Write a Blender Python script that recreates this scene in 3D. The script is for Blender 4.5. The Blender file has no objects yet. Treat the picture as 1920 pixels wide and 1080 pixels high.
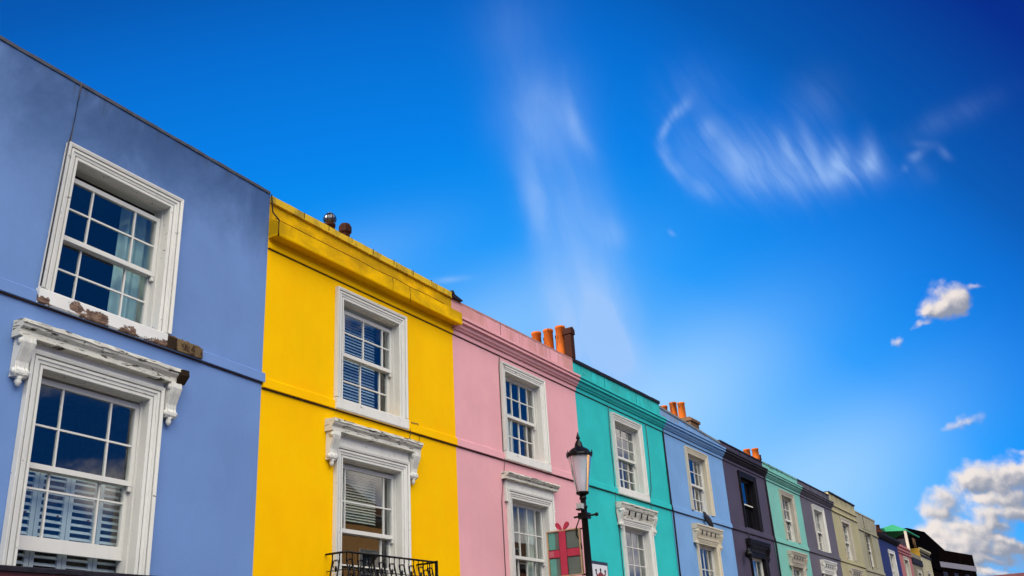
import bpy, bmesh, math, random
from mathutils import Vector, Matrix, noise as mnoise

random.seed(7)
R = math.radians
CAMZ = 1.65                      # eye height; heights below are given from eye level and lifted by CAMZ
sc = bpy.context.scene
COL = sc.collection

# ------------------------------------------------------------------ materials
def new_mat(name):
    m = bpy.data.materials.new(name); m.use_nodes = True
    nt = m.node_tree; nt.nodes.clear()
    return m, nt

class NG:
    """tiny helper to write node graphs"""
    def __init__(s, nt): s.nt = nt; s.N = nt.nodes; s.L = nt.links
    def put(s, sock, v):
        if v is None: return
        if isinstance(v, bpy.types.NodeSocket): s.L.new(v, sock)
        else: sock.default_value = v
    def math(s, op, a, b=None, c=None, clamp=False):
        n = s.N.new('ShaderNodeMath'); n.operation = op; n.use_clamp = clamp
        s.put(n.inputs[0], a); s.put(n.inputs[1], b); s.put(n.inputs[2], c)
        return n.outputs[0]
    def vec(s, op, a, b=None):
        n = s.N.new('ShaderNodeVectorMath'); n.operation = op
        s.put(n.inputs[0], a)
        if b is not None: s.put(n.inputs[3] if op == 'SCALE' else n.inputs[1], b)
        return n.outputs['Value'] if op in ('DOT_PRODUCT', 'LENGTH') else n.outputs[0]
    def mix(s, f, a, b, blend='MIX'):
        n = s.N.new('ShaderNodeMix'); n.data_type = 'RGBA'; n.blend_type = blend
        s.put(n.inputs[0], f); s.put(n.inputs[6], a); s.put(n.inputs[7], b)
        return n.outputs[2]
    def noise(s, v, scale, detail=4, rough=.55, dist=0.):
        n = s.N.new('ShaderNodeTexNoise'); s.put(n.inputs['Vector'], v)
        n.inputs['Scale'].default_value = scale; n.inputs['Detail'].default_value = detail
        n.inputs['Roughness'].default_value = rough; n.inputs['Distortion'].default_value = dist
        return n
    def step(s, x, lo, hi):
        n = s.N.new('ShaderNodeMapRange'); n.interpolation_type = 'SMOOTHSTEP'
        s.put(n.inputs[0], x); n.inputs[1].default_value = lo; n.inputs[2].default_value = hi
        return n.outputs[0]
    def scale(s, v, x, y, z):
        n = s.N.new('ShaderNodeMapping'); s.put(n.inputs[0], v); n.inputs[3].default_value = (x, y, z)
        return n.outputs[0]

ALB = .78                                          # measured picture colours -> paint albedo
def alb(c): return (c[0]*ALB, c[1]*ALB, c[2]*ALB)
def c4(c, k=1.): return (min(c[0]*k, 1), min(c[1]*k, 1), min(c[2]*k, 1), 1)

def lin(r, g, b):
    f = lambda u: (u/255/12.92) if u <= 10 else ((u/255+.055)/1.055)**2.4
    return (f(r), f(g), f(b))

def paint(name, col, var=.06, rough=.7, bump=.12, stains_or_shade=(), chips=None, streak=.05, spec=.12, seed=0., fine=60.):
    """weathered paint or render: drifting tone, faint rain streaks, shaped dirt or painted shade, chips"""
    m, nt = new_mat(name); g = NG(nt); col = alb(col)
    out = nt.nodes.new('ShaderNodeOutputMaterial'); b = nt.nodes.new('ShaderNodeBsdfPrincipled')
    nt.links.new(b.outputs[0], out.inputs[0])
    tc = nt.nodes.new('ShaderNodeTexCoord')
    P = g.vec('ADD', tc.outputs['Object'], (seed*3.1, seed*1.7, seed*.9))
    n1 = g.noise(P, 1.1, 6, .6)
    c = g.mix(g.step(n1.outputs[0], .3, .7), c4(col, 1-var), c4(col, 1+var))
    n2 = g.noise(g.scale(P, 5., 5., .35), 1.6, 5, .6)
    c = g.mix(g.math('MULTIPLY', g.step(n2.outputs[0], .5, .75), streak*2), c, c4(col, .55))
    n3 = g.noise(P, 23., 3, .6)
    c = g.mix(g.math('MULTIPLY', g.step(n3.outputs[0], .45, .8), var*1.2), c, c4(col, .6))
    sep = nt.nodes.new('ShaderNodeSeparateXYZ'); nt.links.new(tc.outputs['Object'], sep.inputs[0])
    for (sc_, z0, z1, amt, sx, sz, lo, hi) in stains_or_shade:      # colour, clear height, full height, amount, noise stretch, threshold
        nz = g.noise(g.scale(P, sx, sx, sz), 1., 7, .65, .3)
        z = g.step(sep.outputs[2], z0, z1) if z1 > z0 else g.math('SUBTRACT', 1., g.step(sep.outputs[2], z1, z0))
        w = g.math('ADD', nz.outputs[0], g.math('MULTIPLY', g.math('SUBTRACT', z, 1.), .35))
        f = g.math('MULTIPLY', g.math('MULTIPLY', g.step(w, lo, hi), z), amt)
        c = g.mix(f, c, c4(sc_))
    if chips:
        cc, sx, sz, lo, hi = chips
        nz = g.noise(g.scale(P, sx, sx, sz), 1., 8, .7, .5)
        f = g.step(nz.outputs[0], lo, hi)
        c = g.mix(f, c, cc if not isinstance(cc, tuple) else c4(cc))
    nt.links.new(c, b.inputs['Base Color'])
    b.inputs['Roughness'].default_value = rough
    b.inputs['Specular IOR Level'].default_value = spec
    bp = nt.nodes.new('ShaderNodeBump'); bp.inputs['Strength'].default_value = bump; bp.inputs['Distance'].default_value = .02
    h = g.math('ADD', g.math('MULTIPLY', g.noise(P, 2.3, 3).outputs[0], 1.6), g.math('MULTIPLY', g.noise(P, fine, 3, .6).outputs[0], .25))
    nt.links.new(h, bp.inputs['Height']); nt.links.new(bp.outputs[0], b.inputs['Normal'])
    return m

def plain(name, col, rough=.5, metal=0., var=.15, scale=12., spec=.5, trans=0.):
    m, nt = new_mat(name); g = NG(nt); col = alb(col)
    out = nt.nodes.new('ShaderNodeOutputMaterial'); b = nt.nodes.new('ShaderNodeBsdfPrincipled')
    nt.links.new(b.outputs[0], out.inputs[0])
    tc = nt.nodes.new('ShaderNodeTexCoord')
    n1 = g.noise(tc.outputs['Object'], scale, 5, .6)
    nt.links.new(g.mix(g.step(n1.outputs[0], .3, .7), c4(col, 1-var), c4(col, 1+var)), b.inputs['Base Color'])
    b.inputs['Roughness'].default_value = rough; b.inputs['Metallic'].default_value = metal
    b.inputs['Specular IOR Level'].default_value = spec
    if trans:
        b.inputs['Transmission Weight'].default_value = trans
    return m

def glass(name, tint=(.9, .95, .95), boost=1.):
    m, nt = new_mat(name); g = NG(nt)
    out = nt.nodes.new('ShaderNodeOutputMaterial')
    lw = nt.nodes.new('ShaderNodeLayerWeight'); lw.inputs[0].default_value = .5
    fz = g.math('MULTIPLY_ADD', g.math('POWER', lw.outputs['Facing'], 4.), .88, .13)
    tr = nt.nodes.new('ShaderNodeBsdfTransparent'); tr.inputs[0].default_value = c4(tint)
    gl = nt.nodes.new('ShaderNodeBsdfGlossy'); gl.inputs['Roughness'].default_value = .0
    tc = nt.nodes.new('ShaderNodeTexCoord')
    bp = nt.nodes.new('ShaderNodeBump'); bp.inputs['Strength'].default_value = .05; bp.inputs['Distance'].default_value = .01
    nt.links.new(g.noise(tc.outputs['Object'], 2.2, 1).outputs[0], bp.inputs['Height'])
    nt.links.new(bp.outputs[0], gl.inputs['Normal'])
    mx = nt.nodes.new('ShaderNodeMixShader')
    nt.links.new(g.math('MULTIPLY', fz, boost, clamp=True), mx.inputs[0])
    nt.links.new(tr.outputs[0], mx.inputs[1]); nt.links.new(gl.outputs[0], mx.inputs[2])
    nt.links.new(mx.outputs[0], out.inputs[0])
    return m

# ------------------------------------------------------------------ mesh builder
class MB:
    def __init__(s): s.v = []; s.f = []; s.smooth = set()
    def add(s, vs, fs, smooth=False):
        o = len(s.v); s.v += [tuple(p) for p in vs]
        for f in fs:
            if smooth: s.smooth.add(len(s.f))
            s.f.append([i+o for i in f])
        return s
    def box(s, x0, x1, y0, y1, z0, z1):
        return s.add([(x0,y0,z0),(x1,y0,z0),(x1,y1,z0),(x0,y1,z0),(x0,y0,z1),(x1,y0,z1),(x1,y1,z1),(x0,y1,z1)],
                     [(0,3,2,1),(4,5,6,7),(0,1,5,4),(1,2,6,5),(2,3,7,6),(3,0,4,7)])
    def prism_x(s, prof, x0, x1, seg=1):           # closed (y, z) outline swept along x
        n = len(prof); vs = []; fs = []
        for k in range(seg+1):
            x = x0+(x1-x0)*k/seg; vs += [(x, p[0], p[1]) for p in prof]
        for k in range(seg):
            for i in range(n):
                j = (i+1) % n; fs.append((k*n+i, k*n+j, (k+1)*n+j, (k+1)*n+i))
        fs += [tuple(range(n-1, -1, -1)), tuple(seg*n+i for i in range(n))]
        return s.add(vs, fs)
    def prism_y(s, prof, y0, y1):                  # closed (x, z) outline pushed along y
        n = len(prof)
        vs = [(p[0], y0, p[1]) for p in prof]+[(p[0], y1, p[1]) for p in prof]
        fs = [(i, (i+1) % n, (i+1) % n+n, i+n) for i in range(n)]+[tuple(range(n-1, -1, -1)), tuple(range(n, 2*n))]
        return s.add(vs, fs)
    def side_prism(s, prof, x0, x1): return s.prism_x(prof, x0, x1)
    def tube(s, pts, r, n=8):
        vs = []; fs = []; pts = [Vector(p) for p in pts]; m = len(pts)
        rr = r if isinstance(r, (list, tuple)) else [r]*m
        for i, p in enumerate(pts):
            t = (pts[min(i+1, m-1)]-pts[max(i-1, 0)]).normalized()
            u = t.cross(Vector((0, 0, 1)))
            if u.length < .05: u = t.cross(Vector((0, 1, 0)))
            u.normalize(); w = t.cross(u)
            for k in range(n):
                a = 2*math.pi*k/n; vs.append(tuple(p+(u*math.cos(a)+w*math.sin(a))*rr[i]))
        for i in range(m-1):
            for k in range(n):
                fs.append((i*n+k, i*n+(k+1) % n, (i+1)*n+(k+1) % n, (i+1)*n+k))
        fs += [tuple(range(n-1, -1, -1)), tuple((m-1)*n+k for k in range(n))]
        return s.add(vs, fs, True)
    def lathe(s, cx, cy, prof, n=24, close=True):  # (r, z) profile turned about a vertical axis
        vs = []; fs = []; m = len(prof)
        for (r, z) in prof:
            for k in range(n):
                a = 2*math.pi*k/n; vs.append((cx+r*math.cos(a), cy+r*math.sin(a), z))
        for i in range(m-1):
            for k in range(n):
                fs.append((i*n+k, i*n+(k+1) % n, (i+1)*n+(k+1) % n, (i+1)*n+k))
        if close: fs += [tuple(range(n-1, -1, -1)), tuple((m-1)*n+k for k in range(n))]
        return s.add(vs, fs, True)
    def ball(s, c, r, n=12, sx=1, sy=1, sz=1):
        prof = [(r*math.sin(math.pi*i/n), -r*math.cos(math.pi*i/n)) for i in range(n+1)]
        o = len(s.v); s.lathe(0, 0, prof, n*2, False)
        for i in range(o, len(s.v)):
            p = s.v[i]; s.v[i] = (c[0]+p[0]*sx, c[1]+p[1]*sy, c[2]+p[2]*sz)
        return s
    def surround(s, x0, x1, zb, zt, prof):         # (outward, y) moulding run up, over and down an opening with mitres
        n = len(prof); vs = []; fs = []
        for (px, pz, sx, sz) in ((x0, zb, -1, 0), (x0, zt, -1, 1), (x1, zt, 1, 1), (x1, zb, 1, 0)):
            for d, y in prof: vs.append((px+sx*d, y, pz+sz*d))
        for k in range(3):
            for i in range(n-1): fs.append((k*n+i, k*n+i+1, (k+1)*n+i+1, (k+1)*n+i))
        fs += [tuple(range(n-1, -1, -1)), tuple(3*n+i for i in range(n))]
        return s.add(vs, fs)
    def build(s, name, mat, parent=None, warp=None, jitter=0., origin=None):
        o0 = Vector(parent['_o']) if parent is not None and '_o' in parent else Vector(origin or (0, 0, 0))
        vs = []
        for p in s.v:
            p = warp(*p) if warp else p
            q = Vector((p[0], p[1], p[2]+CAMZ))
            if jitter: q += Vector((random.uniform(-1, 1), random.uniform(-1, 1), random.uniform(-1, 1)))*jitter
            vs.append(q-o0)
        me = bpy.data.meshes.new(name); me.from_pydata(vs, [], s.f); me.update()
        bm = bmesh.new(); bm.from_mesh(me); bmesh.ops.recalc_face_normals(bm, faces=bm.faces); bm.to_mesh(me); bm.free()
        for i in s.smooth: me.polygons[i].use_smooth = True
        me.materials.append(mat)
        ob = bpy.data.objects.new(name, me); COL.objects.link(ob)
        if parent is not None:
            ob.parent = parent; ob['_o'] = tuple(o0)
        else:
            ob.location = o0
        return ob

def thing(name, label, cat, loc, group=None):
    o = bpy.data.objects.new(name, None); COL.objects.link(o); o.location = loc; o['_o'] = tuple(loc)
    o.empty_display_size = .2
    o['label'] = label; o['category'] = cat
    if group: o['group'] = group
    return o
def tag(o, label, cat, group=None):
    o['label'] = label; o['category'] = cat
    if group: o['group'] = group
    return o
def struct(o): o['kind'] = 'structure'; return o

# ------------------------------------------------------------------ shared materials
GLASS = glass('window_glass')
DIRT = (.035, .028, .02)
WHITE = paint('white_gloss_paint', (.75, .745, .69), .06, .45, .10, chips=((.10, .085, .06), 10., 17., .655, .68), streak=.10, seed=2)
WHITE_WORN = paint('worn_white_paint', (.76, .75, .69), .06, .5, .12, chips=((.10, .085, .07), 9., 18., .635, .655), streak=.1, seed=5)
WHITE_HOOD = paint('weathered_white_hood_paint', (.74, .725, .63), .07, .55, .15, chips=((.05, .045, .03), 6., 34., .555, .585), streak=.12, seed=9)
CREAM = paint('cream_stone_paint', (.66, .60, .46), .06, .55, .12, chips=(DIRT, 8., 16., .68, .70), seed=3)
STONE = paint('weathered_stone_paint', (.50, .46, .38), .08, .65, .15, chips=(DIRT, 9., 14., .64, .67), seed=4)
BLACK = plain('black_gloss_iron', (.004, .004, .005), .4, 0., .3, 30., .18)
SASH = paint('sash_white_paint', (.72, .71, .66), .03, .4, .05, seed=1)
DARKSASH = plain('dark_sash_paint', (.010, .009, .013), .5, 0., .3, 12., .12)
LEAD = plain('dark_lead_flashing', (.018, .016, .024), .7, 0., .3, 20., .1)
JOINT = paint('dirty_open_joint', (.05, .028, .022), .3, .9, .3, seed=5)
CABLE = plain('grey_cable_sheath', (.06, .055, .06), .7)
SLATG = plain('grey_green_blind_slat', (.55, .58, .48), .5, 0., .05, 4.)
SLATB = plain('sky_tinted_blind_slat', (.38, .53, .68), .5, 0., .05, 4.)  # white slats; the blue is reflected sky painted into their colour
SLAT = plain('white_blind_slat', (.66, .72, .76), .5, 0., .05, 4.)
TERRA = paint('orange_terracotta', (.50, .115, .012), .18, .75, .15, chips=((.05, .02, .012), 9., 2.2, .50, .68), streak=.15, seed=8)
TERRA_DARK = paint('sooty_terracotta', (.040, .012, .007), .2, .85, .2, streak=.2, seed=6)
BRICK = paint('sooty_chimney_brick', (.14, .075, .04), .25, .9, .3, seed=3, fine=25.)
STEEL = plain('galvanised_steel', (.12, .125, .14), .35, 1., .3, 14.)
CURTAIN = plain('pale_teal_curtain', (.45, .66, .62), .9, 0., .1, 3.)
NET = plain('pale_net_curtain', (.62, .70, .62), .9, 0., .1, 3.)
REDCURT = plain('dusty_red_curtain', (.36, .07, .09), .9, 0., .1, 3.)
SHUTTER = paint('shutter_white_paint', (.50, .58, .60), .03, .45, .05, seed=4)

# ------------------------------------------------------------------ window kit
def sash(par, x0, x1, z0, z1, y0, cols, rows, mat, warp, rail=.045, bar=.018, top=.05, bot=.05):
    """one sliding sash: stiles, rails and glazing bars in one mesh, its glass as a second"""
    m = MB(); y1 = y0+.042
    m.box(x0, x0+rail, y0, y1, z0, z1); m.box(x1-rail, x1, y0, y1, z0, z1)
    m.box(x0+rail, x1-rail, y0+.001, y1-.001, z1-top, z1); m.box(x0+rail, x1-rail, y0+.001, y1-.001, z0, z0+bot)
    for c in cols:
        x = x0+(x1-x0)*c; m.box(x-bar/2, x+bar/2, y0+.008, y1-.006, z0+bot, z1-top)
    for r in rows:
        z = z0+(z1-z0)*r; m.box(x0+rail, x1-rail, y0+.010, y1-.008, z-bar/2, z+bar/2)
    m.build('sash', mat, par, warp)
    g = MB(); xa, xb, za, zc_ = x0+rail*.8, x1-rail*.8, z0+bot*.8, z1-top*.8
    g.add([(xa, y0+.022, za), (xb, y0+.022, za), (xb, y0+.022, zc_), (xa, y0+.022, zc_)], [(0, 1, 2, 3)])
    g.build('glass_pane', GLASS, par, warp)

def wavy(par, name, mat, x0, x1, z0, z1, y, amp=.03, waves=6, warp=None, flare=0.):
    m = MB(); n = waves*8; nz = 8; vs = []; fs = []
    for j in range(nz+1):
        t = j/nz
        for i in range(n+1):
            u = i/n
            xx = x0+(x1-x0)*(u*(1-flare*t*(1-t)*2)); a = amp*(1+.5*math.sin(u*9))
            vs.append((xx, y+a*math.sin(u*waves*2*math.pi+t*.6), z1+(z0-z1)*t))
    for j in range(nz):
        for i in range(n): fs.append((j*(n+1)+i, j*(n+1)+i+1, (j+1)*(n+1)+i+1, (j+1)*(n+1)+i))
    o = len(m.v); m.add(vs, fs, True)
    return m.build(name, mat, par, warp)

def venetian(par, mat, x0, x1, z0, z1, y, n, warp=None):
    m = MB()
    for i in range(n):
        z = z0+(z1-z0)*(i+.5)/n; h = (z1-z0)/n
        m.add([(x0, y-.014, z-h*.42), (x1, y-.014, z-h*.42), (x1, y+.012, z+h*.44), (x0, y+.012, z+h*.44)], [(0, 1, 2, 3)])
    m.box(x0, x1, y-.02, y+.02, z1, z1+.03)
    return m.build('blind', mat, par, warp)

ARCH = [(-.003, .20), (-.003, -.022), (.003, -.030), (.028, -.032), (.030, -.010), (.040, -.010), (.042, -.030), (.070, -.034), (.074, -.044), (.098, -.046), (.100, -.018), (.110, -.018), (.112, -.052), (.138, -.060), (.148, -.060), (.150, 0.004)]
SIMPLE = [(-.003, .20), (-.003, -.02), (.10, -.022), (.104, -.034), (.150, -.036), (.150, .004)]

def console(par, xc, w, zt, mat, warp, drop=.36, proj=.13):
    """scroll bracket under a hood: an S-shaped side outline with a curl at the foot and a small drop"""
    pts = [(0.003, zt), (-proj, zt), (-proj-.004, zt-.05), (-proj+.012, zt-.10), (-proj*.70, zt-.16), (-proj*.52, zt-.22),
           (-proj*.50, zt-.27), (-proj*.62, zt-.30), (-proj*.60, zt-.335), (-proj*.42, zt-drop), (0.003, zt-drop)]
    m = MB(); m.prism_x(pts, xc-w/2, xc+w/2)
    for dx in (-.3, .3):                           # two raised beads on the face
        f = [(p[0]-.010, p[1]) for p in pts[1:-1]]; b = [(p[0]+.004, p[1]) for p in pts[1:-1]]
        m.prism_x(f+b[::-1], xc+dx*w-.012, xc+dx*w+.012)
    m.tube([(xc-w/2-.012, -proj*.40, zt-.315), (xc+w/2+.012, -proj*.40, zt-.315)], .030, 12)
    m.tube([(xc-w/2-.010, -proj*.72, zt-.045), (xc+w/2+.010, -proj*.72, zt-.045)], .034, 12)
    m.lathe(xc, -.042, [(.001, zt-drop-.085), (.018, zt-drop-.07), (.032, zt-drop-.04), (.026, zt-drop-.012), (.036, zt-drop+.004)], 12)
    return m.build('hood_bracket', mat, par, warp)

def hood_plain(par, x0, x1, zb, zt, mat, warp, frieze_z, fx0, fx1, proj=.17):
    h = zt-zb
    prof = [(.003, zt+.012), (-proj, zt), (-proj, zt-h*.22), (-proj+.012, zt-h*.26), (-proj+.020, zt-h*.42), (-proj+.048, zt-h*.60), (-proj+.052, zt-h*.64),
            (-proj+.050, zb+.004), (-proj+.058, zb), (.003, zb)]
    m = MB(); m.prism_x(prof, x0, x1, 24)
    for i in range(len(m.v)):                      # frost-bitten upper edge
        p = m.v[i]
        if p[2] > zt-h*.27 and p[1] < -.05:
            m.v[i] = (p[0], p[1]+.012*mnoise.noise(Vector((p[0]*9, 3, p[2]*40))), p[2]+.010*mnoise.noise(Vector((p[0]*13, p[2]*50, 1))))
    m.build('hood', mat, par, warp)
    MB().box(fx0, fx1, -.035, .004, frieze_z, zb+.002).build('frieze', WHITE, par, warp)

def hood_cove(par, x0, x1, zb, zt, mat, warp, fl_mat, fx0, fx1, fz):
    """cornice hood over a coved frieze with dark slots between its flutes"""
    h = zt-zb
    prof = [(.003, zt+.01), (-.16, zt), (-.16, zt-h*.30), (-.145, zt-h*.34), (-.135, zt-h*.7), (-.12, zb), (.003, zb)]
    MB().prism_x(prof, x0, x1).build('hood', mat, par, warp)
    cove = [(.003, zb), (-.105, zb), (-.090, zb-.06), (-.060, zb-.12), (-.045, fz), (.003, fz)]
    MB().prism_x(cove, fx0, fx1).build('frieze', mat, par, warp)
    m = MB(); n = 4
    for i in range(n):
        x = fx0+(fx1-fx0)*(i+1.0)/(n+1)
        m.add([(x-.03, -.1035, zb-.015), (x+.03, -.1035, zb-.015), (x+.036, -.078, zb-.105), (x-.018, -.078, zb-.105)], [(0, 1, 2, 3)])
        m.add([(x-.03, -.1035, zb-.015), (x-.05, -.1025, zb-.020), (x-.036, -.0785, zb-.100), (x-.018, -.078, zb-.105)], [(0, 1, 2, 3)])
    m.build('flute', fl_mat, par, warp)

# ------------------------------------------------------------------ house kit
def wall_mesh(x0, x1, zl, zr, holes, zb=-CAMZ, depth=6.0, seg=None):
    """front wall with window openings cut through, closed box behind"""
    m = MB()
    xs = sorted(set([x0, x1]+[h[0] for h in holes]+[h[1] for h in holes]+([x0+(x1-x0)*k/seg for k in range(seg)] if seg else [])))
    zs = sorted(set([zb]+[h[2] for h in holes]+[h[3] for h in holes]))
    top = max(zl, zr)
    def inside(xa, xb, za, zc):
        return any(h[0]-1e-6 <= xa and xb <= h[1]+1e-6 and h[2]-1e-6 <= za and zc <= h[3]+1e-6 for h in holes)
    def zt(x): return zl+(zr-zl)*(x-x0)/(x1-x0)
    for i in range(len(xs)-1):
        xa, xb = xs[i], xs[i+1]
        for j in range(len(zs)-1):
            if not inside(xa, xb, zs[j], zs[j+1]):
                m.add([(xa, 0, zs[j]), (xb, 0, zs[j]), (xb, 0, zs[j+1]), (xa, 0, zs[j+1])], [(0, 1, 2, 3)])
        zc = zs[-1]
        m.add([(xa, 0, zc), (xb, 0, zc), (xb, 0, zt(xb)), (xa, 0, zt(xa))], [(0, 1, 2, 3)])
        m.add([(xa, 0, zt(xa)), (xb, 0, zt(xb)), (xb, depth, zt(xb)), (xa, depth, zt(xa))], [(0, 1, 2, 3)])
        m.add([(xa, depth, zb), (xb, depth, zb), (xb, depth, zt(xb)), (xa, depth, zt(xa))], [(0, 1, 2, 3)])
    m.add([(x0, 0, zb), (x0, depth, zb), (x0, depth, zl), (x0, 0, zl)], [(0, 1, 2, 3)])
    m.add([(x1, 0, zb), (x1, depth, zb), (x1, depth, zr), (x1, 0, zr)], [(0, 1, 2, 3)])
    m.add([(x0, 0, zb), (x1, 0, zb), (x1, depth, zb), (x0, depth, zb)], [(0, 1, 2, 3)])
    for (a, b, c, d) in holes:                    # reveals
        y = .24
        m.add([(a, 0, c), (a, y, c), (a, y, d), (a, 0, d)], [(0, 1, 2, 3)])
        m.add([(b, 0, c), (b, y, c), (b, y, d), (b, 0, d)], [(0, 1, 2, 3)])
        m.add([(a, 0, d), (b, 0, d), (b, y, d), (a, y, d)], [(0, 1, 2, 3)])
        m.add([(a, 0, c), (b, 0, c), (b, y, c), (a, y, c)], [(0, 1, 2, 3)])
    # dark room lining right behind each opening keeps rooms apart
    return m

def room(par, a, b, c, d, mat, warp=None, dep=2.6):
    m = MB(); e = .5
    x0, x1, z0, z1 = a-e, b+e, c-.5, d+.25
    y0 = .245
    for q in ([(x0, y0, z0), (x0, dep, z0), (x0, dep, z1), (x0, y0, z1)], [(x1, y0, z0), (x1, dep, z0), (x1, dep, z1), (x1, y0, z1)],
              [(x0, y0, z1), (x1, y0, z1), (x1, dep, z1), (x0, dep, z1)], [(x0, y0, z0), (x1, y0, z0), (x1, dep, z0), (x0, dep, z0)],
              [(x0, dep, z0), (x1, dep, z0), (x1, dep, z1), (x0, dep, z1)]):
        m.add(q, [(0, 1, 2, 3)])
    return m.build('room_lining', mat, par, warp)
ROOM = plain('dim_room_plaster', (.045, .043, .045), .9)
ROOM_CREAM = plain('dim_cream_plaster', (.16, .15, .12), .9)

def pot(par, x, y, z0, z1, r, mat, kind='round'):
    m = MB(); h = z1-z0
    if kind == 'round':
        m.lathe(x, y, [(r*1.10, z0), (r*1.08, z0+.04), (r*.97, z1-.055), (r*1.06, z1-.05), (r*1.07, z1-.006), (r*1.02, z1), (r*.86, z1), (r*.84, z1-.25), (.01, z1-.26)], 20)
    elif kind == 'octagon':
        m.lathe(x, y, [(r*.95, z0), (r*.95, z1-.20), (r*1.3, z1-.16), (r*1.3, z1-.05), (r*1.0, z1), (r*.75, z1), (r*.7, z1-.2), (.01, z1-.21)], 8)
        m.smooth = set()
    else:                                          # square pot with a little gabled top
        m.box(x-r, x+r, y-r, y+r, z0, z1-.16)
        m.prism_y([(x-r*1.25, z1-.16), (x+r*1.25, z1-.16), (x+r*1.25, z1-.06), (x, z1), (x-r*1.25, z1-.06)], y-r*1.25, y+r*1.25)
    return m.build('chimney_pot', mat, par)

def cornice(kind):
    if kind == 'flat':
        return [(.003, 5.63), (-.15, 5.545), (-.165, 5.54), (-.165, 5.365), (-.158, 5.345), (.003, 5.345)]
    return [(.003, 5.57), (-.150, 5.505), (-.156, 5.50), (-.156, 5.462), (-.126, 5.458), (-.124, 5.440), (-.138, 5.432), (-.138, 5.400), (-.096, 5.392), (-.092, 5.372), (-.100, 5.362), (-.088, 5.335), (-.060, 5.312), (-.055, 5.295), (-.030, 5.288), (.003, 5.283)]

def house(label, x0, x1, zl, zr, wallmat, cfg):
    h = thing('terraced_house', label, 'house', (x0, 0, 0), 'houses of the painted terrace')
    warp = cfg.get('warp')
    wins = cfg['wins']; holes = [w['o'] for w in wins]
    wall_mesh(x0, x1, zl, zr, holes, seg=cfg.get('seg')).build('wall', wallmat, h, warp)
    trim = cfg.get('trimwall', wallmat)
    g = .002
    if cfg.get('cornice'):
        cm = cfg.get('cornice_mat', trim)
        MB().prism_x(cornice(cfg['cornice']), x0+g, x1+cfg.get('cornice_over', 0)-g, 20).build('cornice', cm, h, warp)
        MB().prism_x([(.003, 5.282), (-.024, 5.281), (-.024, 5.214), (-.018, 5.206), (.003, 5.206)], x0+g, x1-g).build('frieze_band', trim, h, warp)
        MB().prism_x([(.003, 5.2055), (-.013, 5.2055), (-.013, 5.196), (.003, 5.196)], x0+g, x1-g, 12).build('frieze_joint', JOINT, h, warp)
    if cfg.get('coping'):
        mat, t, pr = cfg['coping']
        cm_ = MB(); nS = 40; vs = []; fs = []
        for k in range(nS+1):
            x = x0+g+(x1-x0-2*g)*k/nS; z = zl+(zr-zl)*k/nS; w1 = .007*mnoise.noise(Vector((x*2.3, 1, 2)))+.004*mnoise.noise(Vector((x*9, 5, 2))); w2 = .006*mnoise.noise(Vector((x*5, 9, 4)))
            vs += [(x, -pr+w2, z-.02), (x, .3, z-.02), (x, .3, z+t+w1), (x, -pr+w2, z+t+w1)]
        for k in range(nS):
            for i in range(4): fs.append((k*4+i, k*4+(i+1) % 4, k*4+4+(i+1) % 4, k*4+4+i))
        fs += [(3, 2, 1, 0), tuple(nS*4+i for i in range(4))]
        cm_.add(vs, fs); cm_.build('coping', mat, h, warp)
    sz = cfg.get('string', 3.378)
    if sz:
        MB().prism_x([(.003, sz+.135), (-.022, sz+.12), (-.030, sz+.115), (-.034, sz+.006), (-.026, sz), (.003, sz)], x0+g, x1+cfg.get('string_over', 0)-g, 12).build('string_course', trim, h, warp)
        MB().prism_x([(.003, sz-.0005), (-.0185, sz-.0005), (-.0185, sz-.0135), (.003, sz-.0135)], x0+g, x1-g, 12).build('string_joint', JOINT, h, warp)
    for w in wins: window(h, w, sz, warp)
    return h

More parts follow.
